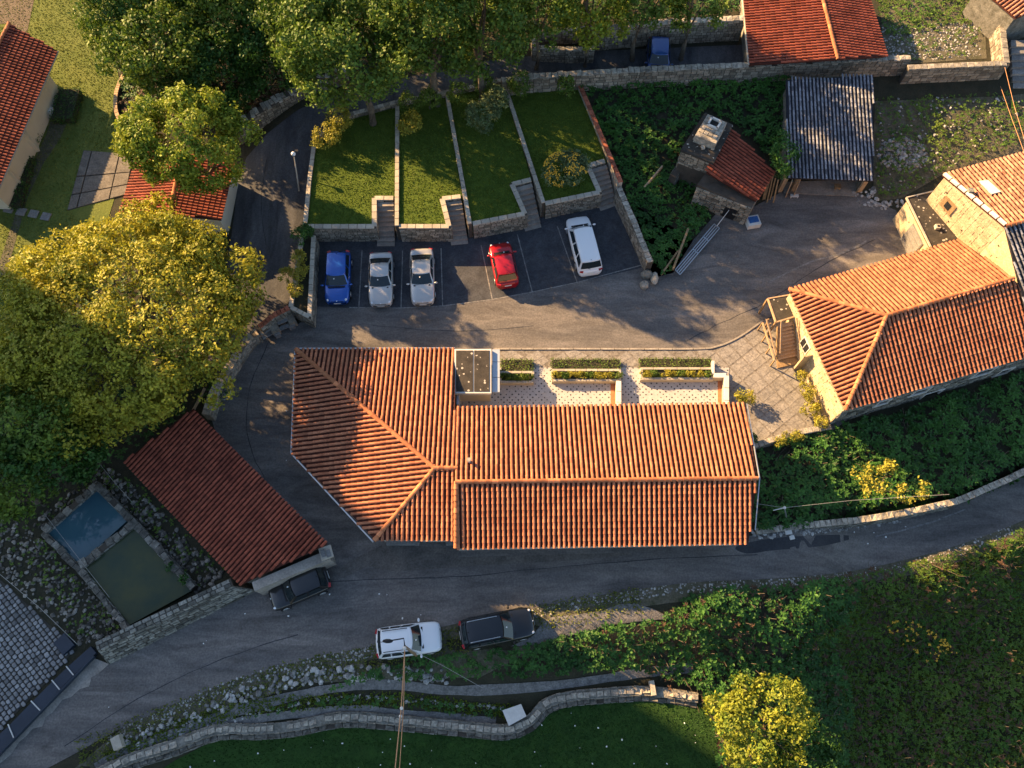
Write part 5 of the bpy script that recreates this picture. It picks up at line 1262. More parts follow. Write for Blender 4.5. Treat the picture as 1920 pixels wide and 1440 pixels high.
ivy('undergrowth', 'dark undergrowth beneath the trees at upper left', [(200, -40), (1400, -40), (1390, 28), (1110, 45), (990, 60), (900, 108), (640, 150), (560, 160), (420, 230), (250, 240), (225, 150), (190, 40)], 'leaf_dark', 7, .26, .5, 57)
ivy('undergrowth', 'dark undergrowth beneath the giant tree', [(190, 430), (430, 430), (410, 600), (440, 650), (390, 760), (360, 770), (230, 860), (180, 880), (60, 960), (-80, 960), (-80, 720), (60, 620)], 'leaf_dark', 9, .24, .4, 58)
ivy('weeds', 'weeds in the rough yard right of the grey shed', [(1642, 188), (1885, 178), (1920, 200), (2000, 240), (1780, 318), (1690, 368), (1645, 375)], 'leaf_brush', 17, .15, .3, 59, sc=1.8)
pebbles('rubble', 'pale stones strewn through the rough yard', [(1642, 188), (1885, 178), (1920, 200), (1990, 240), (1780, 318), (1690, 368), (1645, 375)], 'pebble', 3.5, .09, 17, zoff=.12, patch=.2)
ivy('weeds', 'weeds behind the upper right wall', [(1625, -40), (1830, -40), (1835, 40), (1660, 70)], 'leaf_brush', 20, .18, .2, 60)
ivy('weeds', 'weeds over the gravel behind the angled wall', [(1660, 60), (1835, 40), (1840, 105), (1700, 115)], 'leaf_brush', 8, .14, .15, 63)
grass('grass', 'garden grass left of the trees', [(-80, -50), (225, -50), (192, 40), (225, 150), (214, 200), (242, 255), (238, 290), (160, 280), (128, 400), (190, 430), (60, 620), (-80, 720)], 'blade_dry', 80, .07, .07, 61)
hedge('clipped_hedge', 'square clipped hedge beside the villa porch', 92, 164, 150, 222, .7, 'leaf_dark', .14, 70, 5, cat='hedge')
hedge('clipped_hedge', 'narrow dark hedge under the villa eave', 54, 196, 86, 262, .6, 'leaf_dark', .14, 70, 6, cat='hedge'); hedge('clipped_hedge', 'long dark hedge along the foot of the villa', 12, 292, 62, 385, .6, 'leaf_dark', .14, 70, 7, cat='hedge')
drape('dirt_track', [(96, 222), (128, 226), (112, 262), (80, 310), (52, 372), (36, 430), (10, 520), (-10, 520), (20, 430), (44, 360), (70, 290), (88, 250)], .03, M['verge'], 2); drape('dirt_track', [(-60, -40), (72, -40), (60, 20), (50, 66), (20, 44), (-60, 50)], .03, mat('sandy_gravel', (.09, .07, .05), (.15, .12, .09), 2, .95, fine=.4), 2)
so = drape('terrace_slabs', [(157, 282), (252, 290), (236, 366), (126, 396)], .03, M['joint'], 3)
qa, qb, qc, qd = [G(x, y) for x, y in ((157, 282), (252, 290), (236, 366), (126, 396))]
ub = [0, .17, .72, 1]; vb_ = [0, .45, .75, 1]
for i in range(3):
    for j in range(3):
        f = lambda u, v: qa.lerp(qb, u).lerp(qd.lerp(qc, u), v)
        g_ = .012; q = [f(ub[i]+g_, vb_[j]+g_), f(ub[i+1]-g_, vb_[j]+g_), f(ub[i+1]-g_, vb_[j+1]-g_), f(ub[i]+g_, vb_[j+1]-g_)]
        put('slab', B().prism([(p.x, p.y) for p in q], .02, .08+R.uniform(-.01, .01), R.random()).mesh('slab', M['slab_brown']), so)
for k, (x, y) in enumerate(((18, 393), (41, 398), (64, 402), (87, 407))):
    p = G(x, y); single('stepping_stone', B().box((p.x, p.y, .05), (.68, .62, .12), rot=-.2), M['slab'], ('stepping stone nearest the villa wall', 'second stepping stone out from the villa', 'third stepping stone out from the villa', 'stepping stone farthest out on the grass, beside the giant tree')[k], 'stepping stone', group='stepping stones in the garden grass')

grass('dead_stems', 'dead brown stems standing among the brambles', [(1010, 1205), (1235, 1165), (1300, 1108), (1450, 1098), (1900, 1010), (1920, 1440), (1345, 1440), (1335, 1345), (1200, 1255)], 'bark', 5, .8, .035, 70, lean=.5)
grass('dead_stems', 'dead brown stems standing in the ivy banks', [(1424, 845), (1560, 806), (1700, 780), (1860, 730), (1920, 720), (1920, 880), (1800, 935), (1650, 965), (1408, 990)], 'bark', 4, .7, .035, 71, lean=.5)
ivy('bracken', 'patches of dry bracken in the brambles', [(1010, 1205), (1235, 1165), (1300, 1108), (1450, 1098), (1900, 1010), (1920, 1440), (1345, 1440), (1335, 1345), (1200, 1255)], 'leaf_red', 3, .18, .7, 72, sc=.5)
# ================================================================== TREES
tree('plane_tree', 'giant golden green tree filling the left side of the picture', 'tree', 238, 600, 240, 250, 5.0, 3.6, .23, 'leaf_gold', 101, nl=105, lr=.18, k=62, rr0=.76, rr1=1.08, sprig=8, trunk=.45, hollow=.62, zmin=-.25, limbs=14, inner=.1, spread=1.1)
tree('lime_tree', 'mid-sized yellow green tree overhanging the small garage, left of the lane', 'tree', 358, 266, 124, 86, 6.4, 3.3, .22, 'leaf_lime', 102, nl=54, lr=.27, k=95, trunk=.22, hollow=.5, rr0=.8, rr1=1.1)
fo = [(238, 20, 75, 70, 5.1, 'leaf_forest', 'sunlit forest tree at the left end of the wood'), (300, 92, 92, 82, 5.2, 'leaf_forest', 'bright edged forest tree beside the garden lawn'), (425, 30, 100, 85, 5.3, 'leaf_forest', 'forest tree filling the top between lawn and lane wall'),
      (395, 135, 85, 70, 3.6, 'leaf_dark', 'dark forest tree in the hollow above the lane wall'), (520, 100, 70, 75, 4.2, 'leaf_dark', 'dark forest tree overhanging the lane wall'), (665, 90, 126, 106, 9.2, 'leaf_forest', 'large dense forest tree reaching down over the terraces'),
      (560, 10, 80, 70, 9, 'leaf_forest', 'forest tree at the top edge left of the largest forest tree'), (800, 30, 90, 80, 10.2, 'leaf_forest', 'forest tree behind and right of the largest forest tree'), (895, 45, 95, 75, 9.2, 'leaf_forest', 'rounded forest tree above the back road'),
      (1010, 5, 80, 60, 8, 'leaf_forest', 'forest tree left of the walled enclosure'), (1110, 8, 72, 50, 7.6, 'leaf_lime', 'lighter tree hanging over the walled enclosure'), (1210, -16, 75, 45, 8.2, 'leaf_forest', 'tree above the dark blue car'), (1310, -18, 60, 42, 8.2, 'leaf_forest', 'last tree of the wood beside the upper house')]
fo += [(330, -70, 110, 70, 7, 'leaf_forest', 'forest tree beyond the top edge, second'), (520, -80, 110, 70, 7, 'leaf_forest', 'forest tree beyond the top edge, third'),
       (720, -70, 110, 70, 7, 'leaf_forest', 'forest tree beyond the top edge, fourth'), (930, -80, 110, 70, 7, 'leaf_forest', 'forest tree beyond the top edge, fifth'), (1110, -80, 100, 60, 7, 'leaf_forest', 'forest tree beyond the top edge, sixth')]
for i, (x, y, hw, hh, zc, m, l) in enumerate(fo): tree('forest_tree', l, 'tree', x, y, hw*1.12, hh*1.15, zc, (2.9 if zc in (5.2, 5.3) else 3.7 if (x, zc) == (665, 9.2) else min(5.2, zc-.8)), .27, m, 110+i, nl=60, lr=.23, k=62, trunk=.28 if hw > 80 else .17, group='trees of the wood', hollow=.5, zmin=-.5, limbs=5, spread=1.2)
sw = [(60, 800, 105, 90, 5, 'leaf_forest', 'green tree below left of the giant tree'), (105, 850, 85, 72, 4, 'leaf_dark', 'dark green tree beside the upper pond'), (25, 920, 70, 60, 3.5, 'leaf_forest', 'small tree at the left edge above the cobbled yard')]
for i, (x, y, hw, hh, zc, m, l) in enumerate(sw): tree('broadleaf_tree', l, 'tree', x, y, hw, hh, zc, 2.6, .26, m, 130+i, nl=30, lr=.3, k=46, trunk=.2, group='trees above the ponds', hollow=.5)
tree('acacia', 'bright yellow tree at the bottom of the slope', 'tree', 1420, 1368, 100, 112, 2.6, 2.6, .20, 'leaf_acacia', 140, nl=20, lr=.25, k=34, trunk=.18, hollow=.3, rr0=.45, rr1=1.25)
tree('broadleaf_tree', 'dark green tree right of the bright yellow tree', 'tree', 1515, 1420, 75, 80, 1.0, 2.0, .22, 'leaf_dark', 141, nl=24, lr=.3, k=44, trunk=.15)
sh = [(634, 222, 26, 28, 2.9, .9, 'leaf_yellow', 'upper yellow shrub at the left corner of the terraces'), (613, 254, 28, 28, 2.8, .9, 'leaf_yellow', 'lower yellow shrub at the left corner of the terraces'), (768, 232, 24, 24, 2.6, .8, 'leaf_yellow', 'round yellow shrub on the second terrace lawn'),
      (766, 193, 20, 18, 3.0, .8, 'leaf_forest', 'dark shrub above the round yellow shrub'), (805, 184, 21, 22, 3.0, .9, 'leaf_forest', 'dark cone shrub at the back of the second lawn'), (862, 174, 21, 22, 3.0, .9, 'leaf_forest', 'dark cone shrub at the back of the third lawn, left one'),
      (908, 157, 21, 20, 3.0, .9, 'leaf_forest', 'dark cone shrub at the back of the third lawn, right one'), (975, 157, 23, 25, 3.0, .9, 'leaf_forest', 'dark cone shrub in the left corner of the fourth lawn'), (1062, 160, 17, 24, 3.0, .9, 'leaf_forest', 'thin shrub in the far right corner of the fourth lawn'),
      (932, 188, 27, 25, 3.2, .9, 'leaf_silver', 'grey green shrub leaning over the third dividing wall'), (903, 215, 33, 34, 3.0, 1.0, 'leaf_silver', 'large round grey green shrub on the third lawn'), (1060, 318, 42, 38, 2.8, 1.0, 'leaf_silver', 'round flowering shrub with yellow blossom and painted golden light on the fourth lawn')]
for i, (x, y, hw, hh, zc, rz, m, l) in enumerate(sh): tree('shrub', l, 'shrub', x, y, hw, hh, zc, rz, .15, m, 150+i, nl=16, lr=.42, k=34, trunk=.05, group='shrubs on the terraces', hollow=.3, crown_name='foliage', limbs=4)
c = P(1060, 318, 2.9); rng = np.random.default_rng(8); d = rdir(2200); d = d[(d[:, 2] > -.2) & (d[:, 0]+.25*np.sin(d[:, 1]*6) < .7)]; C = np.array(c)+d*np.array([42*mpp(1060, 318, 2.8), 38*mpp(1060, 318, 2.8), 1.05]); C = C[lump(C[:, 0], C[:, 1], 3, 2) > -.05]
shr = [o for o in bpy.data.objects if o.get('label', '').startswith('round flowering')][0]
V, F = leaf_quads(C-np.array(shr.location), rdir(len(C))*.5+np.array([0, 0, 1.0]), np.full(len(C), .12)); put('blossom', mesh_np('blossom', V, F, None, M['bloom_and_sun_fleck']), shr)  # extra yellow bloom also paints golden light onto this shrub
pl_ = [(566, 440, 21, 20, 2.0, .7, 'leaf_ivy', 'round green bush at the top of the planter wall'), (562, 482, 14, 14, 1.8, .5, 'leaf_yellow', 'small yellow bush below the round green one in the planter'), (562, 510, 18, 16, 1.7, .5, 'leaf_yellow', 'largest yellow bush in the planter wall'), (535, 516, 11, 16, 1.6, .5, 'leaf_yellow', 'narrow bush spilling from the planter over the lane'), (554, 543, 15, 15, 1.6, .45, 'leaf_yellow', 'lowest yellow bush in the planter wall')]
for i, (x, y, hw, hh, zc, rz, m, l) in enumerate(pl_): tree('bush', l, 'bush', x, y, hw, hh, zc, rz, .12, m, 170+i, nl=12, lr=.45, k=34, trunk=.04, group='bushes in the planter', hollow=.2, crown_name='foliage', limbs=3)
ot = [(1395, 742, 22, 15, .8, .5, 'leaf_yellow', 'yellow bush at the corner of the long building and courtyard'), (1502, 706, 12, 12, .8, .4, 'leaf_yellow', 'topmost yellow creeper bush on the sunlit house wall'), (1515, 735, 15, 20, .9, .5, 'leaf_yellow', 'tall yellow creeper bush against the sunlit wall'), (1522, 768, 22, 15, .7, .45, 'leaf_yellow', 'spreading yellow bush at the foot of the sunlit wall'), (1540, 795, 14, 14, .8, .45, 'leaf_yellow', 'yellow bush at the bottom corner of the sunlit wall'),
      (1485, 818, 24, 10, .7, .35, 'leaf_yellow', 'yellow trailing bush on the court boundary wall'), (1462, 828, 14, 9, .6, .3, 'leaf_yellow', 'small yellow bush left end of the court boundary wall'), (418, 735, 12, 14, .5, .5, 'leaf_dark', 'dark potted bush beside the bend wall'), (345, 1085, 9, 9, .7, .3, 'leaf_ivy', 'small bright bush at the pond edge near the embankment'), (318, 1062, 8, 8, .6, .25, 'leaf_ivy', 'tiny bush on the stones right of the larger pond'),
      (1410, 822, 10, 12, .6, .35, 'leaf_dark', 'dark bush at the gable end of the long building')]
for i, (x, y, hw, hh, zc, rz, m, l) in enumerate(ot): tree('bush', l, 'bush', x, y, hw, hh, zc+hz(P(x, y).x, P(x, y).y), rz, .12, m, 190+i, nl=12, lr=.45, k=34, trunk=.04, hollow=.2, crown_name='foliage', limbs=3)
tree('sun_patch_shrub', 'added yellow sapling standing out of the right-hand ivy bank', 'tree', 1668, 908, 72, 48, 1.6, 1.0, .20, 'leaf_yellow', 210, nl=13, lr=.26, k=11, trunk=.06, hollow=.2, limbs=8)  # added shrub, its yellow leaves stand in for a sunlit patch of ivy
tree('broadleaf_tree', 'leafy tree squeezed between the hut and the grey shed', 'tree', 1470, 290, 25, 45, 3.2, .9, .2, 'leaf_ivy', 211, nl=14, lr=.45, k=30, trunk=.08, hollow=.2)
wall('court_boundary_wall', 'low stone wall closing the courtyard above the ivy bank', [(1412, 836), (1450, 824), (1500, 810), (1558, 800)], .55, 0, .3, cap='cap_old', capl=.4, caprough=.04)
rw = [P(x, y, -.4) for x, y in ((1412, 1000), (1500, 988), (1600, 976), (1700, 959), (1800, 937), (1900, 894), (2020, 835))]
wall('road_edge_wall', 'low rubble retaining wall along the lower road under the ivy', [(p.x, p.y) for p in rw], [hz(p.x, p.y+1.2)+.2 for p in rw], -3.2, .35, pxin=False, cap='cap_old', capl=.4, caprough=.06, rows=.18, face='stone_dark')

# unseen added hill far to the west, its crest shaped only to shade the southern ground
def shade_hill():
    sx, sy = -math.cos(SUN_AZ), -math.sin(SUN_AZ)             # down-sun direction
    tx, ty = sy, -sx                                          # to the right of it (south)
    D0 = P(690, 1022); sD, tD = D0.x*sx+D0.y*sy, D0.x*tx+D0.y*ty; s0 = sD-95; tn = math.tan(SUN_EL)
    def need(px, py, h): p = P(px, py, h); return p.x*tx+p.y*ty-tD, h+tn*(p.x*sx+p.y*sy-s0)
    tA, hA = need(1400, 1340, 1.0)
    tB, hB = need(1850, 1100, 2.0)
    print('shade_hill', tA, hA, tB, hB)
    prof = [(-3.0, 0), (-1.2, hB*.85), (.5, hB), (tA-7, hA+9), (tA-4.0, hA), (tA+2.5, hA), (tA+5, hA+8), (tA+30, hA+4), (tA+60, 10), (tA+90, 0)]
    ts = np.concatenate([np.arange(-16, 30, .5), np.arange(30, 120, 4.0)]); ss = np.linspace(-60, 45, 50)
    hc = np.interp(ts, [p[0] for p in prof], [p[1] for p in prof])
    V = []; 
    for s in ss:
        f = math.exp(-(s/22)**2)
        for t_, h in zip(ts, hc):
            a = s0+s; b_ = tD+t_; V.append((a*sx+b_*tx, a*sy+b_*ty, -15.2+(h+15.2)*f+(.5*lump(s*1.0, t_*1.0, .4, 1)*f if abs(s) > 3 else 0)))
    n = len(ts); i = np.arange(len(V)).reshape(len(ss), n); F = np.stack([i[:-1, :-1], i[:-1, 1:], i[1:, 1:], i[1:, :-1]], -1).reshape(-1, 4)
    o = put('shade_hill', mesh_np('shade_hill', np.array(V), F, None, M['rough_grass'], True)); o['kind'] = 'structure'
shade_hill()


# ================================================================== CARS
def paint(name, c, met=.35):
    m = mat(name, c, None, rough=.32, metallic=met, coat=.8, spec=.5); return m
PA = {'blue': paint('blue_paint', (.004, .075, .36)), 'silver': paint('silver_paint', (.44, .435, .42), .35), 'red': paint('red_paint', (.36, .004, .012)), 'white': paint('white_paint', (.72, .73, .74), 0),
      'black': paint('black_paint', (.006, .007, .009), .2), 'navy': paint('navy_paint', (.005, .045, .19))}
def car(label, front, rear, W, colour, kind, group='parked cars', L=None, rails=False, ground=None):
    pf, pr = G(front[0], front[1], .55), G(rear[0], rear[1], .55)
    d = pf-pr; d.z = 0; Lr = d.length; yaw = math.atan2(d.y, d.x); c = (pf+pr)/2; L = L or Lr
    z0 = hz(c.x, c.y)+.03
    t = Thing('parked_car', label, 'car', (c.x, c.y, z0), group); t.e.rotation_euler = (0, 0, yaw); t.loc = Vector((0, 0, 0))
    h2 = L/2; w = W/2; col = PA[colour]
    K = {  # cowl x, roof front, roof rear, rear base, roof z, tail z
        'hatch': (.235, .08, -.37, -.465, 1.44, .95), 'sedan': (.205, .05, -.205, -.40, 1.40, 1.0), 'estate': (.215, .075, -.40, -.475, 1.44, .95), 'van': (.30, .16, -.43, -.48, 1.70, 1.0), 'mini': (.22, .09, -.36, -.46, 1.46, .98)}[kind]
    xc, xf, xr, xb, zr, zt = K; xc, xf, xr, xb = [k*L for k in (xc, xf, xr, xb)]
    # body shell lofted along its length
    ts = [-1, -.985, -.94, -.86, -.7, -.45, -.1, .2, .42, .6, .76, .87, .94, .98, 1.0]
    wd = {-1: .66, -.985: .80, -.94: .91, -.86: .965, -.7: .99, -.45: 1, -.1: 1, .2: 1, .42: .99, .6: .985, .76: .97, .87: .93, .94: .86, .98: .76, 1.0: .60}
    nose = {1.0: .50, .98: .60, .94: .68, .87: .745, .76: .80, .6: .86}
    tail = {-1: .60, -.985: .74, -.94: .86, -.86: .92}
    V = []; rings = []
    for s in ts:
        x = s*h2; ww = w*wd[s]
        zt_ = nose.get(s, None) or (tail.get(s) if s in tail else .93)
        if s == .42: zt_ = .91
        if s < 0 and kind == 'sedan' and s in tail: zt_ = {-1: .66, -.985: .82, -.94: .93, -.86: .97}[s]
        pinch = .0 if abs(s) < .9 else .0
        hid = 2*xb/L+.02 < s < 2*xc/L-.01; zi = .80 if hid else zt_+.035
        sec = [(-ww*.84, .20), (-ww*.97, .30), (-ww, .50), (-ww*.985, zt_-.16), (-ww*.93, zt_-.05), (-ww*.84, zt_-.02 if hid else zt_), (-ww*.45, zi), (0, zi+.01)]
        sec = sec+[(-a, b_) for a, b_ in sec[-2::-1]]
        rings.append([(x, a, b_) for a, b_ in sec])
    n = len(rings[0]); b = B(); vs = [p for r in rings for p in r]; fs = []
    for i in range(len(rings)-1):
        for k in range(n-1): fs.append((i*n+k, i*n+k+1, (i+1)*n+k+1, (i+1)*n+k)[::-1])
        fs.append((i*n+n-1, i*n, (i+1)*n, (i+1)*n+n-1)[::-1])
    fs.append(tuple(range(n))[::-1][::-1]); fs.append(tuple(range((len(rings)-1)*n, len(rings)*n))[::-1])
    b.add(vs, fs); bo = t.part('body', b, col, smooth=True)
    # cabin shell
    wb, wr = w*.90, w*.70; zb = .90
    def ring(z, f):
        xa = xc+(xf-xc)*f; xe = xb+(xr-xb)*f; wy = wb+(wr-wb)*f; cr = .10*L*.3
        pts = []
        for sx, sy in ((1, 1), (-1, 1), (-1, -1), (1, -1)):
            X = xa if sx > 0 else xe; bow = (.13 if sx > 0 else -.05)
            if (sx, sy) in ((1, 1), (-1, -1)):
                pts += [(X-sx*.0-bow*.9, sy*wy, z), (X, sy*(wy*.55), z)] if (sx, sy) == (-1, -1) else [(X, sy*wy*.55, z), (X-bow*.9, sy*wy, z)]
            else: pts += ([(X-bow*.9, sy*wy, z), (X, sy*wy*.55, z)] if (sx, sy) == (-1, 1) else [(X, sy*wy*.55, z), (X-bow*.9, sy*wy, z)])
        return pts
    def outline(f, z, k=1.0):
        xa = xc+(xf-xc)*f; xe = xb+(xr-xb)*f; wy = (wb+(wr-wb)*f)*k
        o = []
        for y in (1, .6, .2, -.2, -.6, -1): o.append((xa-.10*y*y, y*wy, z))
        o.append(((xa+xe)/2, -wy*1.03, z))
        for y in (-1, -.6, -.2, .2, .6, 1): o.append((xe+.05*y*y, y*wy, z))
        o.append(((xa+xe)/2, wy*1.03, z)); return o
    lv = [(0, zb-.04), (.5, zb+(zr-zb)*.5-.03), (.93, zr-(zr-zb)*.07-.03), (1.0, zr-.012)]
    R_ = [outline(f, z) for f, z in lv]; m = len(R_[0]); vs = [p for r in R_ for p in r]; fs = []
    for i in range(len(R_)-1):
        for k in range(m): fs.append((i*m+k, (i+1)*m+k, (i+1)*m+(k+1) % m, i*m+(k+1) % m)[::-1][::-1])
    b = B(); b.add(vs, fs); t.part('cabin', b, col, smooth=True)
    # roof skin, crowned
    o1 = outline(.995, zr-.012, 1.02); xm = (xf+xr)/2; vs = list(o1); 
    o2 = [(xm+(x-xm)*.9, y*.86, zr+.012) for x, y, z in o1]; o3 = [(xm+(x-xm)*.5, y*.5, zr+.032) for x, y, z in o1]; vs += o2+o3+[(xm, 0, zr+.036)]
    fs = []
    for k in range(m):
        k2 = (k+1) % m; fs += [(k, k2, m+k2, m+k)[::-1], (m+k, m+k2, 2*m+k2, 2*m+k)[::-1], (2*m+k, 2*m+k2, 3*m)[::-1]]
    b = B(); b.add(vs, fs); t.part('roof_panel', b, col, smooth=True)
    # glass
    def patch(idx, f0, f1, out, name, shrink=.04):
        a, c_ = outline(f0, zb+(zr-zb)*f0-.02), outline(f1, zb+(zr-zb)*f1-.02)
        lo = [Vector(a[i]) for i in idx]; hi = [Vector(c_[i]) for i in idx]
        e0, e1 = shrink, shrink
        lo[0] = lo[0].lerp(lo[1], .12); hi[0] = hi[0].lerp(hi[1], .12); lo[-1] = lo[-1].lerp(lo[-2], .12); hi[-1] = hi[-1].lerp(hi[-2], .12)
        nn = (lo[-1]-lo[0]).cross(hi[0]-lo[0]).normalized(); 
        cen = Vector((xm, 0, 1.0)); 
        if nn.dot((lo[0]+lo[-1])/2-cen) < 0: nn = -nn
        lo = [p+nn*.022 for p in lo]; hi = [p+nn*.022 for p in hi]; k = len(idx); b = B(); b.add(lo+hi, [(i, i+1, k+i+1, k+i) for i in range(k-1)])
        return t.part(name, b, M['glass'], smooth=True)
    patch([0, 1, 2, 3, 4, 5], .10, .93, 1, 'windscreen'); patch([7, 8, 9, 10, 11, 12], .22, .90, 1, 'rear_window')
    for s in (1, -1):
        # side windows, two or three
        cuts = [.06, .44, .50, .90] if kind in ('hatch', 'sedan', 'mini') else [.05, .36, .40, .68, .72, .95]
        for k in range(0, len(cuts), 2):
            q = []
            for f, u in ((.16, cuts[k]), (.16, cuts[k+1]), (.84, cuts[k+1]), (.84, cuts[k])):
                xa = xc-.10+(xf-xc)*f; xe = xb+.05+(xr-xb)*f; wy = (wb+(wr-wb)*f)*1.045+.008; q.append((xa+(xe-xa)*u, s*wy, zb+(zr-zb)*f-.02))
            b = B(); b.add(q, [(0, 1, 2, 3)] if s < 0 else [(3, 2, 1, 0)]); t.part('side_window', b, M['glass'])
    # wheels
    for sx in (-.31, .315):
        for s in (1, -1):
            y = s*(w-.10); b = B(); b.tube([(sx*L, y-.11, .32), (sx*L, y+.11+.0, .32)], .32, 18); 
            wh = t.part('wheel', b, M['tyre'])
            b = B(); b.tube([(sx*L, y+s*.10, .32), (sx*L, y+s*.125, .32)], [.22, .20], 14); t.part('rim', b, M['steel'], wh)
    # lamps, mirrors, plates, grille
    for s in (1, -1):
        b = B(); b.ball((h2*.875, s*w*.70, .675), (.20, .10, .06), n=10, rings=6); o = t.part('headlight', b, M['lamp_glass'], smooth=True)
        b = B(); b.box((-h2*.955, s*w*.74, .80), (.14, .26, .13), rot=-s*.35); t.part('taillight', b, M['red_lens'])
        b = B(); b.ball((xc-.12, s*(w+.11), .96), (.075, .13, .075), n=8, rings=5); t.part('wing_mirror', b, col if colour != 'black' else M['black'], smooth=True)
    t.part('grille', B().box((h2*.968, 0, .585), (.08, w*.9, .10)), M['black']); t.part('badge', B().ball((h2*.962, 0, .665), (.05, .05, .03)), M['lamp_glass'])
    t.part('number_plate', B().box((h2+.005, 0, .42), (.02, .5, .11)), M['plate']); t.part('number_plate', B().box((-h2-.004, 0, .62), (.02, .5, .11)), M['plate'])
    t.part('scuttle', B().box((xc+.02, 0, .925), (.10, w*1.35, .02)), M['black'])
    t.part('aerial', B().tube([(xr+.12, 0, zr+.01), (xr+.02, 0, zr+.12)], .02, 5), M['black'])
    t.part('sticker', B().box((xf+.22, -.12, zr-.12), (.09, .07, .02)), M['plate'])
    b = B(); b.box((0, 0, .18), (L*.86, W*.86, .12)); t.part('underbody', b, M['black'])
    if rails:
        for s in (1, -1): t.part('roof_rail', B().tube([(xf-.25, s*wr*.93, zr+.02), (xf-.35, s*wr*.93, zr+.09), (xr+.25, s*wr*.93, zr+.09), (xr+.12, s*wr*.93, zr+.02)], .022, 6), M['steel'] if colour == 'black' else M['black'])
    if kind in ('hatch', 'mini', 'estate', 'van'): t.part('rear_wiper', B().beam((xb+.02, .05, .98), (xb+.10, .35, 1.05), .03), M['black'])
    return t
car('blue hatchback in the first parking bay beside the planter wall', (632, 568), (636, 474), 1.80, 'blue', 'hatch')
car('silver saloon parked nearest the blue hatchback', (714, 573), (715, 477), 1.74, 'silver', 'sedan')
car('silver saloon on the right of the pair, before the empty bay', (793, 570), (791, 470), 1.74, 'silver', 'sedan')
car('red hatchback parked nose to the terrace wall', (936, 457), (953, 537), 1.70, 'red', 'mini')
car('white people carrier parked nose to the last stair', (1081, 408), (1108, 513), 1.86, 'white', 'van')
car('black hatchback parked beside the barn parapet on the lower road', (507, 1124), (616, 1078), 1.78, 'black', 'hatch')
car('white estate car on the lower verge beneath the street lamp', (827, 1192), (706, 1208), 1.84, 'white', 'estate', rails=True)
car('black estate car on the lower verge right of the white one', (1001, 1164), (863, 1192), 1.84, 'black', 'estate', rails=True)
car('dark blue car in the shaded yard behind the long wall', (1233, 150), (1235, 76), 1.80, 'navy', 'hatch', ground=True)

# ================================================================== LAMPS, POLES, CABLES
t = Thing('street_lamp', 'pale slim street lamp with white globe between the lane and the terraces', 'street lamp', G(561, 358))
p0, p1 = G(561, 358), P(551, 291, 3.2); t.part('pole', B().tube([p0, p1], [.06, .04], 8), M['cap']); t.part('lamp_globe', B().ball(p1+Vector((0, 0, .15)), .17, n=12, rings=8), M['lamp_glass'], smooth=True); t.part('collar', B().tube([p1-Vector((0, 0, .1)), p1], .08, 8), M['black'])
t = Thing('lamp_post', 'tall dark lamp post with side arm leaning over the white estate car', 'lamp post', G(781, 1229))
g = G(781, 1229); top = P(759, 1212, 6.0); t.part('pole', B().tube([g, top], [.10, .07], 8), M['wood']); arm = P(757, 1197, 6.15); hd = P(727, 1202, 6.2)
t.part('arm', B().tube([top, arm, hd], .035, 6), M['black']); t.part('lamp_head', B().ball(hd, (.30, .12, .08), n=10, rings=5), M['black'], smooth=True); t.part('insulator', B().ball(top+Vector((0, -.1, .1)), .11), M['white'])
b = B(); pr = None
t = Thing('overhead_cable', 'pair of thick copper coloured cables running from the lamp post to the bottom edge', 'cable', top[:])
e1 = [P(759, 1214, 6.0), P(756, 1270, 5.8), P(752, 1330, 5.9), P(745, 1400, 6.4), P(738, 1470, 7.2)]
t.part('cable', B().tube(e1, .03, 6), M['copper']); t.part('cable', B().tube([p+Vector((.12*(i/2), 0, 0)) for i, p in enumerate(e1)], .02, 6), M['copper'])
for x, y in ((753, 1328), (751, 1343)): t.part('cable_clamp', B().ball(P(x, y, 5.92), .10), M['white'])
def wire(label, pts, r=.011, m='wire'): b = B(); b.tube(pts, r, 5); return single('overhead_wire', b, M[m], label, 'wire')
wire('thin wire from the lamp post sloping down over the bank', [P(760, 1214, 5.9), P(830, 1248, 4.6), P(905, 1290, 3.6)])
wire('long thin wire stretched over the right-hand ivy bank', [P(1417, 944, 2.6), P(1470, 952, 2.7), P(1600, 938, 2.6), P(1780, 927, 3.0)])
wire('thin wire crossing the larger pond', [P(82, 962, 2.4), P(150, 1050, 2.3), P(205, 1120, 2.2)])
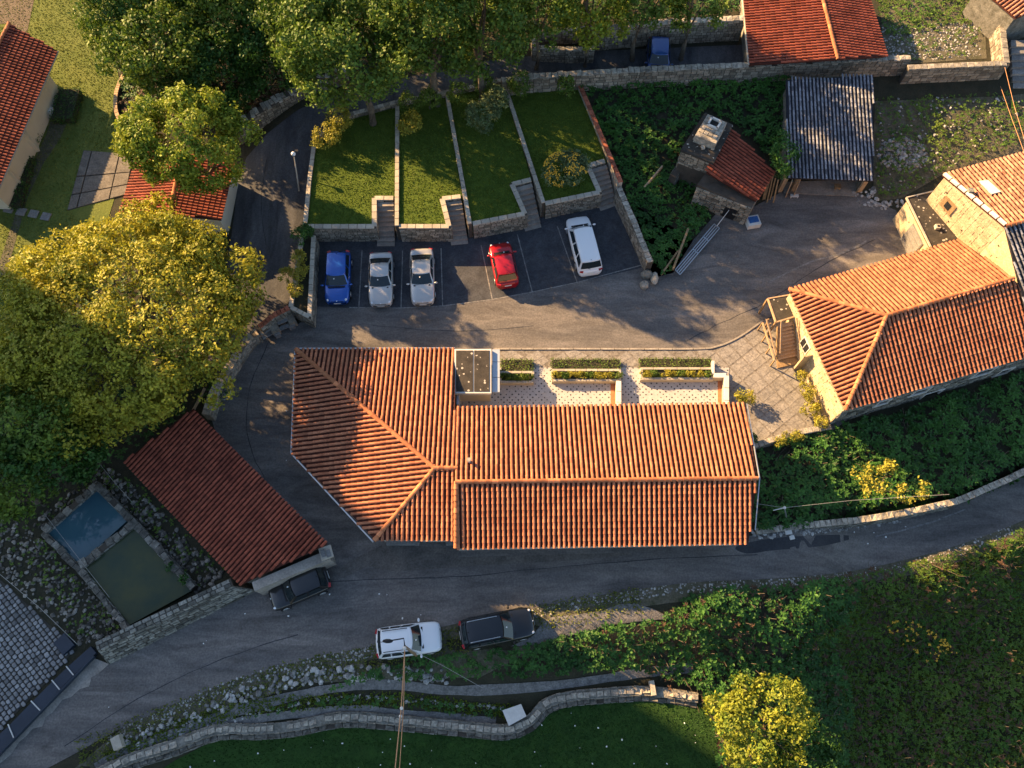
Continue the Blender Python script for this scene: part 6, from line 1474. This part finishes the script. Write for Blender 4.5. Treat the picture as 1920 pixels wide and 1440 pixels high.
wire('thin wire over the stones above the upper pond', [P(187, 870, 2.4), P(215, 905, 2.3), P(248, 942, 2.2)])
wire('thin wire along the edge of the cobbled yard', [P(-20, 1060, 1.0), P(75, 1140, 1.1), P(145, 1208, .8)], .016)
wire('copper coloured wire from the angled wall, left strand', [P(1876, 162, 1.8), P(1898, 225, 3.8), P(1922, 290, 6.0)], .015, 'copper')
wire('copper coloured wire from the angled wall, right strand', [P(1884, 126, 3.1), P(1902, 200, 4.6), P(1928, 285, 6.2)], .015, 'copper')
t = Thing('utility_post', 'short pale cable post in the ivy bank near the gable', 'post', G(1475, 975)); a = P(1471, 952, 2.7); t.part('pole', B().tube([G(1475, 972), a], .05, 6), M['steel']); t.part('cap', B().ball(a, .10), M['white'])
t.part('bracket', B().tube([a, P(1450, 957, 2.5)], .03, 5), M['steel'])
t = Thing('flower_pot', 'pot with white rim hoop standing at the bend wall', 'pot', G(425, 742)); p = G(424, 742)
t.part('pot', B().tube([(p.x, p.y, 0), (p.x, p.y, .4)], [.28, .38], 10), M['concrete']); b = B(); b.tube([(p.x+.45*math.cos(a), p.y+.45*math.sin(a), .42) for a in [-1.6+i*.28 for i in range(11)]], .03, 5); t.part('hoop', b, M['white'])
p0, p1 = G(352, 672, .5), G(397, 690, .35); b = B(); b.tube([p0, p0.lerp(p1, .5)+Vector((0, 0, .05)), p1], [.2, .18, .2], 8); single('log', b, M['wood'], 'pale log lying in shade under the giant tree', 'log')
b = B(); b.beam(G(352, 790, 1.0), G(384, 728, 1.0), .16, .1); single('rail', b, M['wood'], 'wooden rail beside the top corner of the barn', 'rail')
b = B(); b.beam(G(1208, 352, .6), G(1242, 312, .9), .10, .3); single('timber', b, M['wood_pale'], 'old timber sticking out of the ivy left of the hut', 'timber')
b = B(); b.beam(G(1262, 505, .5), G(1290, 430, .9), .15, .3); b.beam(G(1240, 515, .3), G(1272, 470, .6), .12, .2); single('timber', b, M['wood'], 'rotten timber along the edge of the ivy by the scaffold frame', 'timber')
